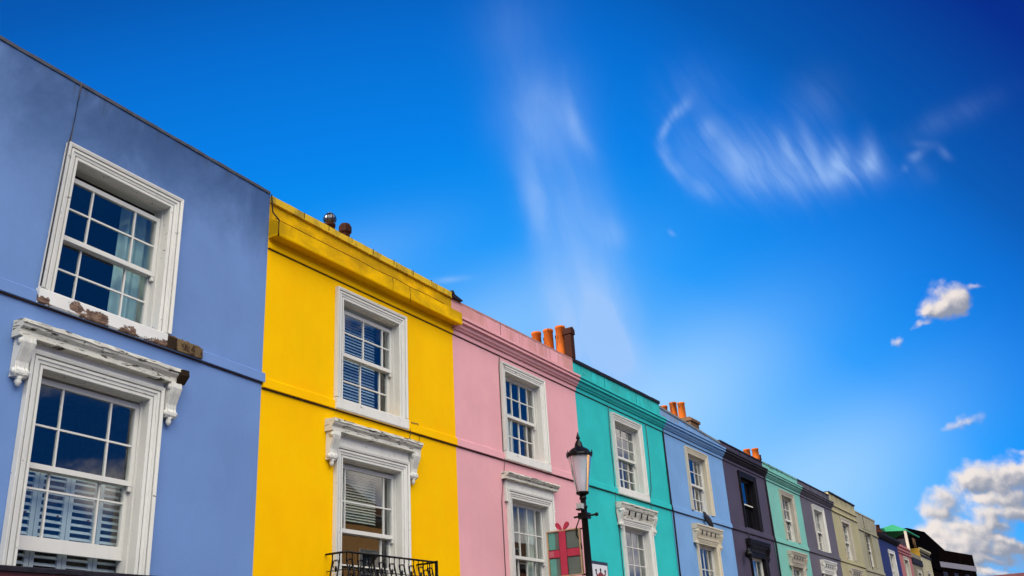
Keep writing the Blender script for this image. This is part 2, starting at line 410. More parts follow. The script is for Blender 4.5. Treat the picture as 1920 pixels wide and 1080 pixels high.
def window(h, w, sz, warp):
    a, b, c, d = w['o']; mat = w.get('mat', WHITE); sm = w.get('sash', SASH)
    upper = w['kind'] == 'upper'
    zb = c
    s = MB(); s.surround(a, b, zb, d, w.get('prof', ARCH))
    win = s.build('window', mat, h, warp)
    if upper and w.get('sill', True):
        smat = w.get('sillmat', mat); ex = w.get('sillx', .155)
        MB().prism_x([(.24, c+.004), (-.058, c-.014), (-.062, c-.02), (-.062, sz+.016), (-.050, sz+.004), (.20, sz+.004)], a-ex, b+w.get('sillr', ex), 8).build('sill', smat, win, warp)
    # sashes
    mt = w['meet']; y0 = .105
    MB().box(a-.003, a+.022, y0-.02, .22, c, d).box(b-.022, b+.003, y0-.02, .22, c, d).box(a+.022, b-.022, y0-.02, .22, d-.02, d+.003).build('sash_box', sm, win, warp)
    drop = w.get('drop', 0.)                      # upper sash lowered, leaving a dark head
    sash(win, a+.022, b-.022, mt-.025, d-.022-drop, y0, w['cols'], w['rowsU'], sm, warp)
    sash(win, a+.022, b-.022, w.get('open', c+.006), mt+.022, y0+.05, w['cols'], w['rowsL'], sm, warp, bot=w.get('bot', .075))
    # sash horns under the meeting rail
    for hx in (a+.026, b-.062): MB().box(hx, hx+.036, y0+.004, y0+.038, mt-.075, mt-.026).build('sash_horn', sm, win, warp)
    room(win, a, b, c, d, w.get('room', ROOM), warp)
    for k in w.get('dress', ()): k(win, a, b, c, d, warp)
    hd = w.get('hood')
    if hd:
        k = hd['kind']; hm = hd.get('mat', WHITE_HOOD); bm_ = hd.get('bmat', mat)
        x0, x1 = a-hd.get('ex', .34), b+hd.get('ex', .34)
        if k == 'plain':
            hood_plain(win, x0, x1, 3.055, 3.205, hm, warp, d+.1505, a-.152, b+.152)
            for xc in (a-.235, b+.235): console(win, xc, .135, 3.054, bm_, warp)
        elif k == 'pilaster':
            hood_plain(win, a-.27, b+.27, 3.05, 3.16, hm, warp, d+.1505, a-.185, b+.185, .15)
            for e0, e1, f0, f1 in ((a-.20, a-.1515, a-.205, a-.151), (b+.1515, b+.20, b+.151, b+.205)):
                MB().box(e0, e1, -.040, .003, d-.042, 3.046).box(f0, f1, -.048, .003, d-.07, d-.041).build('frieze_end', mat, win, warp)
        else:
            hood_cove(win, a-.30, b+.30, 3.085, 3.20, hm, warp, hd.get('flute', DARKSASH), a-.14, b+.14, d+.152)
            for xc in (a-.215, b+.215): console(win, xc, .14, 3.083, bm_, warp, .33)

# ------------------------------------------------------------------ wall colours
GRIME = (.03, .035, .05)
M_BLUE = paint('periwinkle_blue_render', (.160, .280, .57), .06, .62, .16, stains_or_shade=(((.020, .055, .15), 5.6, 7.7, .85, .8, .55, .15, .62), (GRIME, 7.1, 7.75, .5, 4., .6, .44, .66)), streak=.03, seed=1)  # first layer paints the upper wall's shading into its colour; second is grime
M_YEL = paint('sunflower_yellow_render', (1., .56, .0), .04, .6, .10, stains_or_shade=(((.80, .36, .0), -1., -.5, .38, .8, .6, .46, .66), ((.20, .12, .006), 6.93, 7.05, .65, 1.6, 2.2, .30, .66), ((.03, .03, .01), 7.1, 7.5, .8, 7., 4., .60, .68)), streak=.03, seed=2, spec=.03)
M_PINK = paint('rose_pink_render', (.80, .40, .43), .05, .62, .10, stains_or_shade=(((.42, .20, .17), 6.95, 7.25, .75, 2.0, .7, .36, .62), ((.25, .14, .10), 7.0, 7.3, .5, 6., .5, .58, .68)), streak=.03, seed=3)
M_TURQ = paint('turquoise_render', (.03, .53, .52), .09, .62, .10, stains_or_shade=(((.03, .30, .27), 6.95, 7.2, .7, 2., .8, .38, .6), ((.02, .10, .09), 7.0, 7.25, .6, 7., 2., .56, .66)), streak=.04, seed=4)
M_LB = paint('powder_blue_render', (.19, .38, .69), .06, .62, .10, stains_or_shade=(((.16, .22, .30), 7.0, 7.2, .8, 2.5, 1., .36, .6),), streak=.04, seed=5)
M_PUR = paint('aubergine_grey_render', (.075, .062, .10), .10, .62, .10, stains_or_shade=(((.012, .010, .014), 6.8, 7.0, .6, 2.5, 1., .38, .6),), streak=.05, seed=6)
M_MINT = paint('mint_green_render', (.20, .52, .44), .06, .62, .10, stains_or_shade=(((.06, .14, .12), 7.15, 7.35, .7, 3.5, .8, .45, .6),), streak=.05, seed=7)
M_GREY = paint('slate_grey_render', (.125, .112, .14), .08, .62, .10, stains_or_shade=(((.03, .028, .03), 6.85, 7.05, .6, 2.5, 1., .40, .6),), streak=.05, seed=8)
M_BEIGE = paint('khaki_beige_render', (.42, .38, .22), .08, .7, .12, stains_or_shade=(((.12, .10, .06), 6.9, 7.4, .6, 3., 1., .42, .62),), streak=.08, seed=9)
M_STONE = paint('grey_beige_render', (.34, .32, .22), .08, .7, .12, stains_or_shade=(((.12, .10, .07), 5., 7.2, .35, 3., .6, .48, .65),), streak=.10, seed=10)
M_NAVY = paint('navy_blue_render', (.02, .028, .12), .08, .6, .10, seed=11)
M_SALMON = paint('salmon_pink_render', (.42, .15, .14), .08, .65, .10, seed=12)
M_TAUPE = paint('taupe_render', (.22, .19, .12), .08, .7, .12, seed=13)
M_CREAMW = paint('cream_render', (.45, .40, .25), .06, .7, .12, seed=14)

def blue_warp(x, y, z):
    """the settled end house leans and its courses run slightly downhill"""
    t = max(0., min(1., (z-2.2)/1.4)); k = .024+(.033-.024)*t
    dx = max(0., z-3.6)*.0555*(max(6.9-x, -.3)/1.9)*.9
    return (x+dx if x < 7.9 else x, y, z-k*(x-7.945))

# dressings --------------------------------------------------------
def d_curtain_right(win, a, b, c, d, warp):
    wavy(win, 'curtain', CURTAIN, b-.36, b+.12, c, d, .36, .035, 4, warp)
def d_net(win, a, b, c, d, warp):
    wavy(win, 'curtain', NET, a+.02, b-.35, c, d-.5, .42, .03, 5, warp)
def d_curtain_left(win, a, b, c, d, warp):
    wavy(win, 'curtain', NET, a-.1, a+.55, c, d, .34, .035, 5, warp)
def d_red(win, a, b, c, d, warp):
    wavy(win, 'curtain', REDCURT, a-.05, b-.35, c, c+(d-c)*.52, .36, .03, 5, warp)
def d_bright_pair(win, a, b, c, d, warp):
    wavy(win, 'curtain', NET, a-.02, a+.5, c, d, .30, .03, 3, warp)
    wavy(win, 'curtain', NET, b-.30, b+.1, c, d, .30, .03, 3, warp)
def d_blind_full(win, a, b, c, d, warp):
    venetian(win, SLATB, a-.02, b-.20, c+.02, d-.06, .29, 30, warp)
def d_blind_half(win, a, b, c, d, warp):
    venetian(win, SLATG, a-.02, b-.20, d-.72, d-.06, .29, 18, warp)

house_list = []
# ---- blue house
def shutters(win, a, b, c, d, warp):
    y = .27; zt = 2.03; w = (b-a+.10)/4
    for i in range(4):
        x0 = a-.02+w*i; x1 = x0+w-.006; m = MB()
        for (q0, q1) in ((c, zt),):
            m.box(x0, x0+.045, y, y+.03, q0, q1); m.box(x1-.045, x1, y, y+.03, q0, q1)
            m.box(x0+.045, x1-.045, y+.001, y+.029, q1-.06, q1); m.box(x0+.045, x1-.045, y+.001, y+.029, q0, q0+.05)
            n = max(2, int((q1-q0-.11)/.062))
            for k in range(n):
                z = q0+.05+(q1-q0-.11)*(k+.5)/n
                m.add([(x0+.045, y+.002, z-.012), (x1-.045, y+.002, z-.012), (x1-.045, y+.03, z+.014), (x0+.045, y+.03, z+.014),
                       (x0+.045, y+.002, z-.005), (x1-.045, y+.002, z-.005), (x1-.045, y+.03, z+.021), (x0+.045, y+.03, z+.021)],
                      [(0, 1, 2, 3), (4, 5, 6, 7), (0, 1, 5, 4), (2, 3, 7, 6)])
        m.build('shutter', SHUTTER, win, warp)
    for i in (0, 1, 2):
        MB().ball((a+.02+w*(i+1)-w*.45, y-.01, 1.60), .014).build('shutter_knob', BRICK, win, warp)
    cx = a+.80
    MB().box(cx, cx+.11, .19, .196, 1.30, 1.385).build('card', SHUTTER, win, warp)
    m = MB(); pts = [(.02, .03), (.03, .06), (.035, .03), (.05, .055), (.055, .03), (.07, .06), (.075, .03), (.09, .06)]
    m.tube([(cx+p[0], .186, 1.30+p[1]) for p in pts], .004, 5); m.build('card_scrawl', BLACK, win, warp)

SILL_BLUE, nt = new_mat('peeling_white_sill_paint')
def make_peeling(m, nt):
    g = NG(nt); out = nt.nodes.new('ShaderNodeOutputMaterial'); b = nt.nodes.new('ShaderNodeBsdfPrincipled')
    nt.links.new(b.outputs[0], out.inputs[0]); tc = nt.nodes.new('ShaderNodeTexCoord'); P = tc.outputs['Object']
    n = g.noise(g.scale(P, 1., 1., 1.1), 9., 8, .62, .6).outputs[0]
    sep = nt.nodes.new('ShaderNodeSeparateXYZ'); nt.links.new(P, sep.inputs[0])
    acc = None
    for (xc, zc, wx, wz, k) in SILL_SPOTS:
        dx = g.math('DIVIDE', g.math('SUBTRACT', sep.outputs[0], xc), wx); dz = g.math('DIVIDE', g.math('SUBTRACT', sep.outputs[2], zc), wz)
        e = g.math('MULTIPLY', g.math('EXPONENT', g.math('MULTIPLY', g.math('ADD', g.math('MULTIPLY', dx, dx), g.math('MULTIPLY', dz, dz)), -1.)), k)
        acc = e if acc is None else g.math('ADD', acc, e)
    f = g.step(g.math('ADD', n, acc), .76, .775)
    wood = g.mix(g.step(g.noise(g.scale(P, 1, 1, 3), 14, 6).outputs[0], .35, .65), c4((.05, .022, .01)), c4((.20, .12, .07)))
    white = g.mix(g.step(g.noise(P, 3., 5).outputs[0], .3, .7), c4((.58, .575, .54)), c4((.64, .635, .60)))
    nt.links.new(g.mix(f, white, wood), b.inputs['Base Color']); b.inputs['Roughness'].default_value = .6
    bp = nt.nodes.new('ShaderNodeBump'); bp.inputs['Strength'].default_value = .5; bp.inputs['Distance'].default_value = .01; bp.invert = True
    nt.links.new(f, bp.inputs['Height']); nt.links.new(bp.outputs[0], b.inputs['Normal'])
# spots: x from the house's left corner, height above ground
SILL_SPOTS = [(1.17, 5.21, .09, .10, .44), (1.50, 5.24, .11, .10, .37), (1.74, 5.20, .17, .10, .40), (2.13, 5.16, .14, .08, .44), (2.50, 5.13, .17, .10, .30), (2.62, 5.11, .10, .09, .28), (1.87, 5.14, .03, .1, .25)]
make_peeling(SILL_BLUE, nt)
BROWN = paint('exposed_brown_stone', (.17, .115, .06), .4, .9, .8, chips=((.035, .02, .010), 16., 11., .50, .58), seed=2, fine=30.)
ROTTEN = paint('blackened_timber', (.03, .018, .010), .4, .9, .5, seed=4, fine=30.)

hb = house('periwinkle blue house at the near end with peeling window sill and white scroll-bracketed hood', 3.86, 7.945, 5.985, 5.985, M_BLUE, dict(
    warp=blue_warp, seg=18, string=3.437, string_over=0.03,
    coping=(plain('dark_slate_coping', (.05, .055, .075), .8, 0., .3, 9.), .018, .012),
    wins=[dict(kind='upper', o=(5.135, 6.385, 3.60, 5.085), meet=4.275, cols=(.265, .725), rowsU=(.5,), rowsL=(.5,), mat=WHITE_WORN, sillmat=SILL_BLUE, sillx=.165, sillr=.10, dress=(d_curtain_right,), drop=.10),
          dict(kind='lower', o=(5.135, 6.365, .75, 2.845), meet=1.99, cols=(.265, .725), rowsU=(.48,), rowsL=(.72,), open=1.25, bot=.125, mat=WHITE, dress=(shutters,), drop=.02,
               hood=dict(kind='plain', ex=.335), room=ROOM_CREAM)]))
house_list.append(hb)
w0 = [o for o in hb.children if o.name.startswith('window')][0]
m = MB()
prof = [(.003, 3.60), (-.02, 3.595), (-.056, 3.575), (-.058, 3.447), (-.02, 3.442), (.003, 3.442)]
m.prism_x(prof, 6.50, 6.98, 60)
for i in range(len(m.v)):
    p = m.v[i]
    k = 1 if p[2] > 3.5 else .2
    if p[2] > 3.5: m.v[i] = (p[0], p[1]+.008*mnoise.noise(Vector((p[0]*17, 1, p[2]*20))), p[2]+.020*mnoise.noise(Vector((p[0]*11, 7, 1)))+.022*mnoise.noise(Vector((p[0]*47, p[1]*60, 1)))-max(0, p[0]-6.9)*.3)
m.build('broken_sill_end', BROWN, hb, blue_warp)
MB().prism_x([(.003, 3.59), (-.060, 3.57), (-.061, 3.45), (.003, 3.444)], 6.475, 6.615, 4).build('rotten_sill_corner', ROTTEN, hb, blue_warp)
m = MB(); m.prism_x([(.0, 3.215), (-.178, 3.20), (-.176, 3.14), (-.12, 3.06), (0, 3.06)], 6.60, 6.712, 10)
for i in range(len(m.v)):
    p = m.v[i]; m.v[i] = (p[0]+(.015*mnoise.noise(Vector((p[1]*30, p[2]*30, 2)))), p[1], p[2]+.02*mnoise.noise(Vector((p[0]*22, p[1]*20, 5))))
m.build('rotten_hood_corner', ROTTEN, hb, blue_warp)
MB().tube([(5.02, -.012, 6.0), (5.015, -.014, 5.27), (4.965, -.066, 5.24), (4.97, -.066, 3.60)], .008, 6).build('wall_cable', CABLE, hb, blue_warp)
MB().prism_x([(.003, 1.145), (-.34, 1.10), (-.36, 1.09), (-.36, 1.055), (.003, 1.055)], 3.87, 7.90).build('shopfront_flashing', LEAD, hb)
MB().prism_x([(.003, 1.053), (-.33, 1.053), (-.33, .98), (-.30, .90), (-.24, .62), (-.02, .60), (.003, .60)], 3.87, 6.02).build('shopfront_fascia', plain('oxblood_red_fascia_paint', (.09, .006, .006), .4, 0., .2, 5.), hb)

def std(x, kind, **k):
    """standard window opening set out from the left edge of its outer frame"""
    d = dict(kind=kind, o=((x+.145, x+1.40, 3.545, 4.95) if kind == 'upper' else (x+.145, x+1.40, .75, 2.765)),
             meet=(4.235 if kind == 'upper' else 1.86), cols=(.14, .48, .83), rowsU=(.5,), rowsL=(.5,))
    d.update(k); return d

# ---- yellow house
hy = house('sunflower yellow house with white window surrounds, heavy flat cornice and iron balcony', 7.945, 12.09, 5.865, 5.845, M_YEL, dict(
    cornice='flat', coping=(paint('mildewed_yellow_coping', (.72, .46, .02), .08, .7, .15, stains_or_shade=((DIRT, 7., 7.4, .5, 5., 3., .45, .62),), seed=5), .075, .035), cornice_over=.06,
    wins=[std(9.245, 'upper', cols=(.13, .475, .83), rowsU=(.52,), rowsL=(.47,), dress=(d_blind_full,), mat=WHITE, sillmat=WHITE_WORN, drop=.05),
          std(9.265, 'lower', cols=(.16, .83), rowsU=(.46,), rowsL=(.62,), dress=(d_blind_half,), hood=dict(kind='plain', ex=.33), meet=1.88, drop=.02)]))
house_list.append(hy)
MB().tube([(10.92, -.012, 3.52), (11.08, -.012, 3.53), (11.13, -.012, 3.44), (11.10, -.012, 3.2)], .006, 6).build('wall_cable', CABLE, hy)
MB().tube([(10.86, -.012, 3.52), (10.865, -.04, 3.38), (10.86, -.012, 3.2)], .005, 6).build('wall_cable', CABLE, hy)
m = MB()
for x, h0, h1 in ((10.30, 5.545, 5.36), (10.72, 5.54, 5.30)):
    m.tube([(x, -.167, h0), (x+.02, -.167, (h0+h1)/2), (x+.01, -.1665, h1)], .004, 5)
m.tube([(7.955+k*.42, -.100+.01*math.sin(k*3), 5.597+.004*math.sin(k*2.3)) for k in range(10)], .0045, 5)
m.build('cornice_crack', ROTTEN, hy)
for k in range(7): MB().box(8.55+k*.49, 8.560+k*.49, -.0375, .05, 5.864, 5.943).build('coping_joint', ROTTEN, hy)
MB().tube([(7.952, -.02, 5.96), (7.955, -.05, 5.7), (7.95, -.17, 5.55), (7.95, -.17, 5.33)], .010, 6).build('party_crack', ROTTEN, hy)
MB().prism_y([(12.06, 5.84), (12.12, 5.83), (12.36, 5.842), (12.36, 5.862), (12.14, 5.90), (12.10, 5.95), (12.06, 5.95)], -.05, .12).build('lead_flashing', LEAD, hy)

# balcony of the yellow house
def balcony(par, x0, x1, y, zr, n):
    bal = MB().box(x0-.04, x1+.04, y-.06, .0, zr-.92, zr-.85).build('balcony', STONE, par)
    rl = MB().tube([(x0, -.005, zr), (x0, y, zr), (x1, y, zr), (x1, -.005, zr)], .013, 8).build('railing', BLACK, bal)
    MB().tube([(x0+.02, -.005, zr-.20), (x0+.02, y+.015, zr-.20), (x1-.02, y+.015, zr-.20), (x1-.02, -.005, zr-.20)], .006, 6).build('railing', BLACK, bal)
    def bul(t): return -.07*math.sin(math.pi*min(1, max(0, (t-.15)/.85)))   # bellied bars
    def bar(px, py, ox, oy):
        m = MB(); pts = []
        for k in range(9):
            t = k/8; q = -bul(t)
            pts.append((px+ox*q, py+oy*q, zr-.85*t))
        m.tube(pts, .0105, 6)
        return m
    def heart(px, py, z, alongx):
        m = MB()
        for s_ in (-1, 1):
            pts = []
            for k in range(9):
                a = math.pi*k/8*1.25; rr = .030
                u = s_*(.022-rr*math.cos(a)*.72); v = .036*math.sin(a)-.022*k/8*2
                pts.append((px+u*alongx, py+u*(1-alongx), z+v))
            m.tube(pts, .006, 6)
        m.ball((px, py, z-.085), .020, 8, .75, .75, 1.9)
        return m
    for i in range(n+1):
        x = x0+(x1-x0)*i/n
        bar(x, y, 0, -1).build('baluster', BLACK, bal)
        if i < n and i % 2 == 0:
            heart(x+(x1-x0)/n/2, y-.005, zr-.10, 1).build('scroll', BLACK, bal)
    for xx, o in ((x0, -1), (x1, 1)):
        for k in (1, 2):
            bar(xx, y*k/3, o, 0).build('baluster', BLACK, bal)
        heart(xx, y*.5, zr-.10, 0).build('scroll', BLACK, bal)
    MB().box(x1-.016, x1+.016, y-.016, y+.016, zr-.85, zr+.02).build('corner_post', BLACK, bal)
balcony(hy, 9.14, 11.01, -.331, 1.535, 18)

# ---- pink house
hp = house('rose pink house between the yellow and the turquoise houses with ornate stepped cornice', 12.09, 16.40, 5.825, 5.875, M_PINK, dict(
    cornice='stepped', coping=(plain('dusky_pink_coping', (.42, .20, .18), .8), .012, .004),
    wins=[std(13.51, 'upper', cols=(.10, .335, .57, .80), rowsU=(.5,), rowsL=(.5,), mat=WHITE_WORN, dress=(d_net,)),
          std(13.52, 'lower', cols=(.10, .335, .57, .80), rowsU=(.47,), rowsL=(.5,), dress=(d_bright_pair,), hood=dict(kind='pilaster'), meet=1.86)]))
house_list.append(hp)
MB().tube([(13.50, -.03, 5.20), (13.49, -.012, 4.98), (13.485, -.012, 3.5), (13.48, -.04, 3.36), (13.45, -.012, 3.1), (13.36, -.012, 2.7), (13.36, -.012, 1.0)], .006, 6).build('wall_cable', CABLE, hp)
balcony(hp, 13.45, 15.25, -.331, 1.40, 18)
m = MB()
for x in (13.62,): m.box(x, x+.012, -.002, .02, 5.6, 5.86)
m.build('render_crack', ROTTEN, hp)

# ---- turquoise house
ht = house('turquoise house behind the street lamp with white fluted window hood and dark coping', 16.40, 20.88, 5.84, 5.90, M_TURQ, dict(
    cornice='stepped', coping=(LEAD, .045, .03),
    wins=[std(17.97, 'upper', cols=(.245, .495, .745), rowsU=(.34, .67), rowsL=(.34, .67), mat=WHITE, dress=(d_curtain_left,)),
          std(17.97, 'lower', cols=(.245, .495, .745), rowsU=(.34, .67), rowsL=(.34, .67), mat=WHITE, hood=dict(kind='cove'), meet=1.70)]))
house_list.append(ht)
for pts in ([(17.86, -.03, 5.20), (17.85, -.014, 4.3), (17.87, -.014, 3.9), (17.84, -.014, 3.45), (17.80, -.04, 3.36), (17.78, -.014, 3.0), (17.86, -.014, 2.7), (17.87, -.014, .9)],
            [(19.83, -.03, 5.2), (19.86, -.014, 4.4), (19.78, -.014, 3.7), (19.62, -.014, 3.46), (19.62, -.04, 3.36), (19.58, -.014, 3.05)]):
    MB().tube(pts, .008, 6).build('wall_cable', CABLE, ht)
MB().tube([(20.87, -.02, 5.27), (20.86, -.03, 3.5), (20.86, -.05, 3.36), (20.86, -.03, .5)], .020, 8).build('drainpipe', LEAD, ht)
m = MB()
for x in (17.85, 19.5): m.box(x, x+.014, -.003, .02, 5.56, 5.83)
m.build('render_crack', LEAD, ht)

# ---- powder blue house
hl = house('powder blue house with cream window surrounds and a red curtain upstairs', 20.88, 25.10, 5.80, 5.66, M_LB, dict(
    cornice='stepped', coping=(plain('mossy_grey_coping', (.17, .19, .20), .85, 0., .3, 14.), .03, .02),
    wins=[std(22.22, 'upper', cols=(.30, .58, .80), rowsU=(.5,), rowsL=(.5,), mat=CREAM, dress=(d_red, d_curtain_left), sill=False),
          std(22.22, 'lower', cols=(.245, .495, .745), rowsU=(.5,), rowsL=(.5,), mat=CREAM, dress=(d_curtain_left,), hood=dict(kind='cove', mat=CREAM), meet=1.70)]))
house_list.append(hl)
# ---- aubergine house
hu = house('dark aubergine house with black window surrounds and black hood', 25.10, 28.96, 5.735, 5.735, M_PUR, dict(
    cornice='stepped', cornice_mat=paint('sooty_aubergine_cornice', (.028, .024, .03), .2, .7, .15, seed=3), coping=(LEAD, .02, .02),
    wins=[std(26.30, 'upper', cols=(.35, .65), rowsU=(), rowsL=(), mat=DARKSASH, sash=DARKSASH, sill=False),
          std(26.30, 'lower', cols=(.35, .65), rowsU=(), rowsL=(), mat=DARKSASH, hood=dict(kind='cove', mat=DARKSASH), meet=1.70, dress=(d_bright_pair,))]))
house_list.append(hu)
wu = [o for o in hu.children if o.name.startswith('window')][0]
MB().box(26.47, 27.67, .10, .146, 4.215, 4.25).box(26.470, 26.50, .10, .145, 4.25, 4.92).build('pale_rail', SASH, wu)
MB().tube([(28.93, -.02, 5.27), (28.93, -.03, 3.5), (28.93, -.05, 3.36), (28.93, -.03, .5)], .030, 8).build('drainpipe', LEAD, hu)
MB().tube([(26.16, -.03, 2.78), (26.02, -.08, 2.86), (25.88, -.13, 2.88), (25.72, -.17, 2.80)], [.045, .05, .06, .075], 8).ball((25.68, -.18, 2.74), .10).build('bracket_lamp', BLACK, hu)
MB().tube([(26.40, -.012, 3.5), (26.44, -.04, 3.36), (26.45, -.012, 3.2)], .012, 6).build('wall_cable', CABLE, hu)
# ---- mint house
hm = house('mint green house with pale window surrounds beside the aubergine house', 28.96, 32.90, 5.74, 5.75, M_MINT, dict(
    cornice='stepped', coping=(paint('streaked_mint_coping', (.16, .34, .30), .2, .8, .2, chips=((.03, .05, .05), 3., 1., .55, .6), seed=2), .03, .02),
    wins=[std(30.36, 'upper', cols=(.35, .65), rowsU=(.5,), rowsL=(.5,), mat=STONE, sill=False),
          std(30.36, 'lower', cols=(.35, .65), rowsU=(.5,), rowsL=(.5,), mat=STONE, hood=dict(kind='cove', mat=STONE), meet=1.70)]))
house_list.append(hm)
# ---- grey house
hg = house('slate grey house with bright white window surrounds and white hood', 32.90, 37.35, 5.765, 5.775, M_GREY, dict(
    cornice='stepped', coping=(LEAD, .02, .02),
    wins=[std(34.34, 'upper', cols=(.35, .65), rowsU=(.5,), rowsL=(.5,), mat=WHITE, dress=(d_curtain_left,), sill=False),
          std(34.34, 'lower', cols=(.35, .65), rowsU=(.5,), rowsL=(.5,), mat=WHITE, hood=dict(kind='cove', mat=WHITE), meet=1.70)]))
house_list.append(hg)
# ---- beige house, plain parapet with ledges
hbg = house('khaki beige house with tall plain parapet and dark narrow windows', 37.35, 41.72, 5.90, 5.88, M_BEIGE, dict(
    coping=(LEAD, .035, .04),
    wins=[std(38.60, 'upper', cols=(.5,), rowsU=(.5,), rowsL=(.5,), mat=STONE, sill=False, prof=SIMPLE),
          std(38.60, 'lower', cols=(.5,), rowsU=(.5,), rowsL=(.5,), mat=STONE, hood=dict(kind='cove', mat=STONE), meet=1.70, prof=SIMPLE)]))
house_list.append(hbg)
MB().prism_x([(.003, 5.50), (-.04, 5.48), (-.05, 5.44), (.003, 5.43)], 37.36, 41.71).build('parapet_ledge', M_BEIGE, hbg)
MB().prism_x([(.003, 5.26), (-.04, 5.25), (-.05, 5.21), (.003, 5.20)], 37.36, 41.71).build('parapet_ledge', M_BEIGE, hbg)
# ---- grey-beige house
hs = house('greyish beige house stepping down at the end of the terrace with a frameless window', 41.72, 45.65, 5.66, 5.66, M_STONE, dict(
    coping=(M_STONE, .03, .02), string=3.30,
    wins=[std(42.70, 'upper', cols=(.5,), rowsU=(.5,), rowsL=(.5,), mat=M_STONE, sill=False, prof=SIMPLE),
          std(42.70, 'lower', cols=(.5,), rowsU=(.5,), rowsL=(.5,), mat=M_STONE, prof=SIMPLE, meet=1.70)]))
house_list.append(hs)
MB().prism_x([(.003, 4.99), (-.04, 4.98), (-.05, 4.94), (.003, 4.93)], 41.73, 45.64).build('parapet_ledge', M_STONE, hs)
MB().tube([(43.05, -.012, 5.66), (43.10, -.014, 3.3)], .015, 6).build('wall_cable', CABLE, hs)
# ---- far houses
FARW = dict(cols=(.5,), rowsU=(.5,), rowsL=(.5,), prof=SIMPLE, sill=False)
hn = house('navy blue house past the beige end houses, under the green gabled dormer', 45.65, 50.3, 4.92, 4.92, M_NAVY, dict(string=3.0,
    wins=[std(47.6, 'upper', o=(47.75, 48.9, 2.9, 4.45), mat=WHITE, meet=3.7, **FARW)]))
MB().prism_x([(.003, 5.20), (-.20, 5.16), (-.20, 5.08), (-.10, 4.98), (.003, 4.93)], 45.66, 50.29).build('eaves', LEAD, hn)
MB().prism_x([(0.01, 5.19), (1.8, 5.75), (1.8, 4.95), (0.01, 4.95)], 45.66, 50.29).build('roof', LEAD, hn)
hsal = house('salmon pink house with a small window, right of the navy house', 50.3, 53.8, 5.15, 5.10, M_SALMON, dict(string=2.9,
    wins=[std(51.3, 'upper', o=(51.5, 52.6, 2.9, 4.42), mat=STONE, meet=3.7, **FARW)]))
for z in (4.98, 4.80, 4.66): MB().prism_x([(.003, z+.05), (-.05, z+.04), (-.05, z), (.003, z-.01)], 50.31, 53.79).build('parapet_ledge', M_SALMON, hsal)
hta = house('taupe house with dark recess under its eaves, left of the cream house', 53.8, 57.0, 4.95, 4.95, M_TAUPE, dict(string=2.9,
    wins=[std(54.9, 'upper', o=(55.1, 56.1, 2.9, 4.0), mat=STONE, meet=3.5, **FARW)]))
MB().prism_x([(.003, 4.72), (-.06, 4.70), (-.06, 4.40), (.003, 4.38)], 53.81, 56.99).build('signboard', LEAD, hta)
hcr = house('cream house with sunny ochre flank at the end of the row', 57.0, 60.6, 5.16, 5.14, M_CREAMW, dict(string=2.9,
    wins=[std(58.2, 'upper', o=(58.4, 59.4, 3.0, 4.15), mat=STONE, meet=3.6, **FARW)]))
MB().prism_x([(.003, 5.44), (-.10, 5.42), (-.10, 5.34), (.003, 5.24)], 57.01, 60.59).build('cornice', M_CREAMW, hcr)
MB().prism_x([(.003, 5.12), (-.05, 5.10), (-.05, 5.0), (.003, 4.99)], 57.01, 60.59).build('parapet_ledge', LEAD, hcr)
MB().box(56.92, 56.999, -.02, .95, 4.96, 5.40).build('flank', paint('ochre_flank_paint', (.72, .42, .05), .06, .6, .1, seed=2), hcr)
for x_ in (hn, hsal, hta, hcr): x_['group'] = 'small houses beyond the terrace'

# green gabled dormer on the far roofs
GREEN = paint('copper_green_roofing', (.03, .30, .15), .12, .6, .15, seed=3)
dm = thing('roof_dormer', 'green gabled dormer with open dark front above the navy and salmon houses', 'dormer', (50.6, 0, 4.9+CAMZ))
yl, yr, ya, zr0, zr1 = 1.36, -.10, .50, 6.03, 6.36
def gab(x0, x1, t, mat, name):
    m = MB(); P = [(yr, zr0), (ya, zr1), (yl, zr0+.10), (yl, zr0+.10-t), (ya, zr1-t*1.1), (yr, zr0-t)]
    return m.prism_x(P, x0, x1).build(name, mat, dm)
MB().prism_x([(yr, zr0), (ya, zr1), (yl, zr0+.16), (yl, zr0+.06), (yr, zr0-.05)], 53.5, 53.62).build('gable', GREEN, dm)
gab(53.62, 57.5, .06, GREEN, 'roof')
MB().box(53.5, 53.62, .92, 1.34, 4.96, 6.07).box(53.5, 53.62, .06, .92, 4.96, 5.60).build('panel', LEAD, dm)
MB().box(53.52, 53.60, -.08, .05, 4.96, 5.98).build('post', paint('pale_post_paint', (.4, .36, .3), .1, .6), dm)
MB().box(53.62, 57.4, 1.25, 1.34, 4.96, 5.99).build('side_panel', LEAD, dm)
# dark chimney pots beside it
ch = thing('chimney', 'row of three dark chimney pots left of the green dormer', 'chimney', (53.2, 1.3, 4.9+CAMZ))
MB().box(53.0, 53.4, 1.05, 2.0, 4.96, 6.12).build('stack', TERRA_DARK, ch)
for k in range(3): pot(ch, 53.2, 1.75-k*.27, 6.12, 6.36+.02*k, .10, TERRA_DARK)
# black roofed house behind
SLATE = plain('black_slate', (.003, .0025, .003), .9, 0., .4, 8., .0)
bk = thing('dark_house', 'black slate roofed house rising behind the cream house', 'house', (61, .6, 0))
MB().prism_y([(58.0, 4.9), (58.0, 6.62), (64.4, 7.0), (73.0, 6.45), (73.0, 4.9)], .5, 5.5).build('roof', SLATE, bk)
MB().box(60.7, 72.5, .6, 5.4, -CAMZ, 4.9).build('wall', plain('soot_black_render', (.006, .004, .004), .9, 0., .2, 3., .0), bk)
m = MB()
for y_, x_ in ((0.42, 58.6), (.42, 59.1)): m.tube([(x_, y_, 5.5), (x_-.1, y_, 6.1)], .05, 6)
m.build('vent_pipe', BRICK, bk)
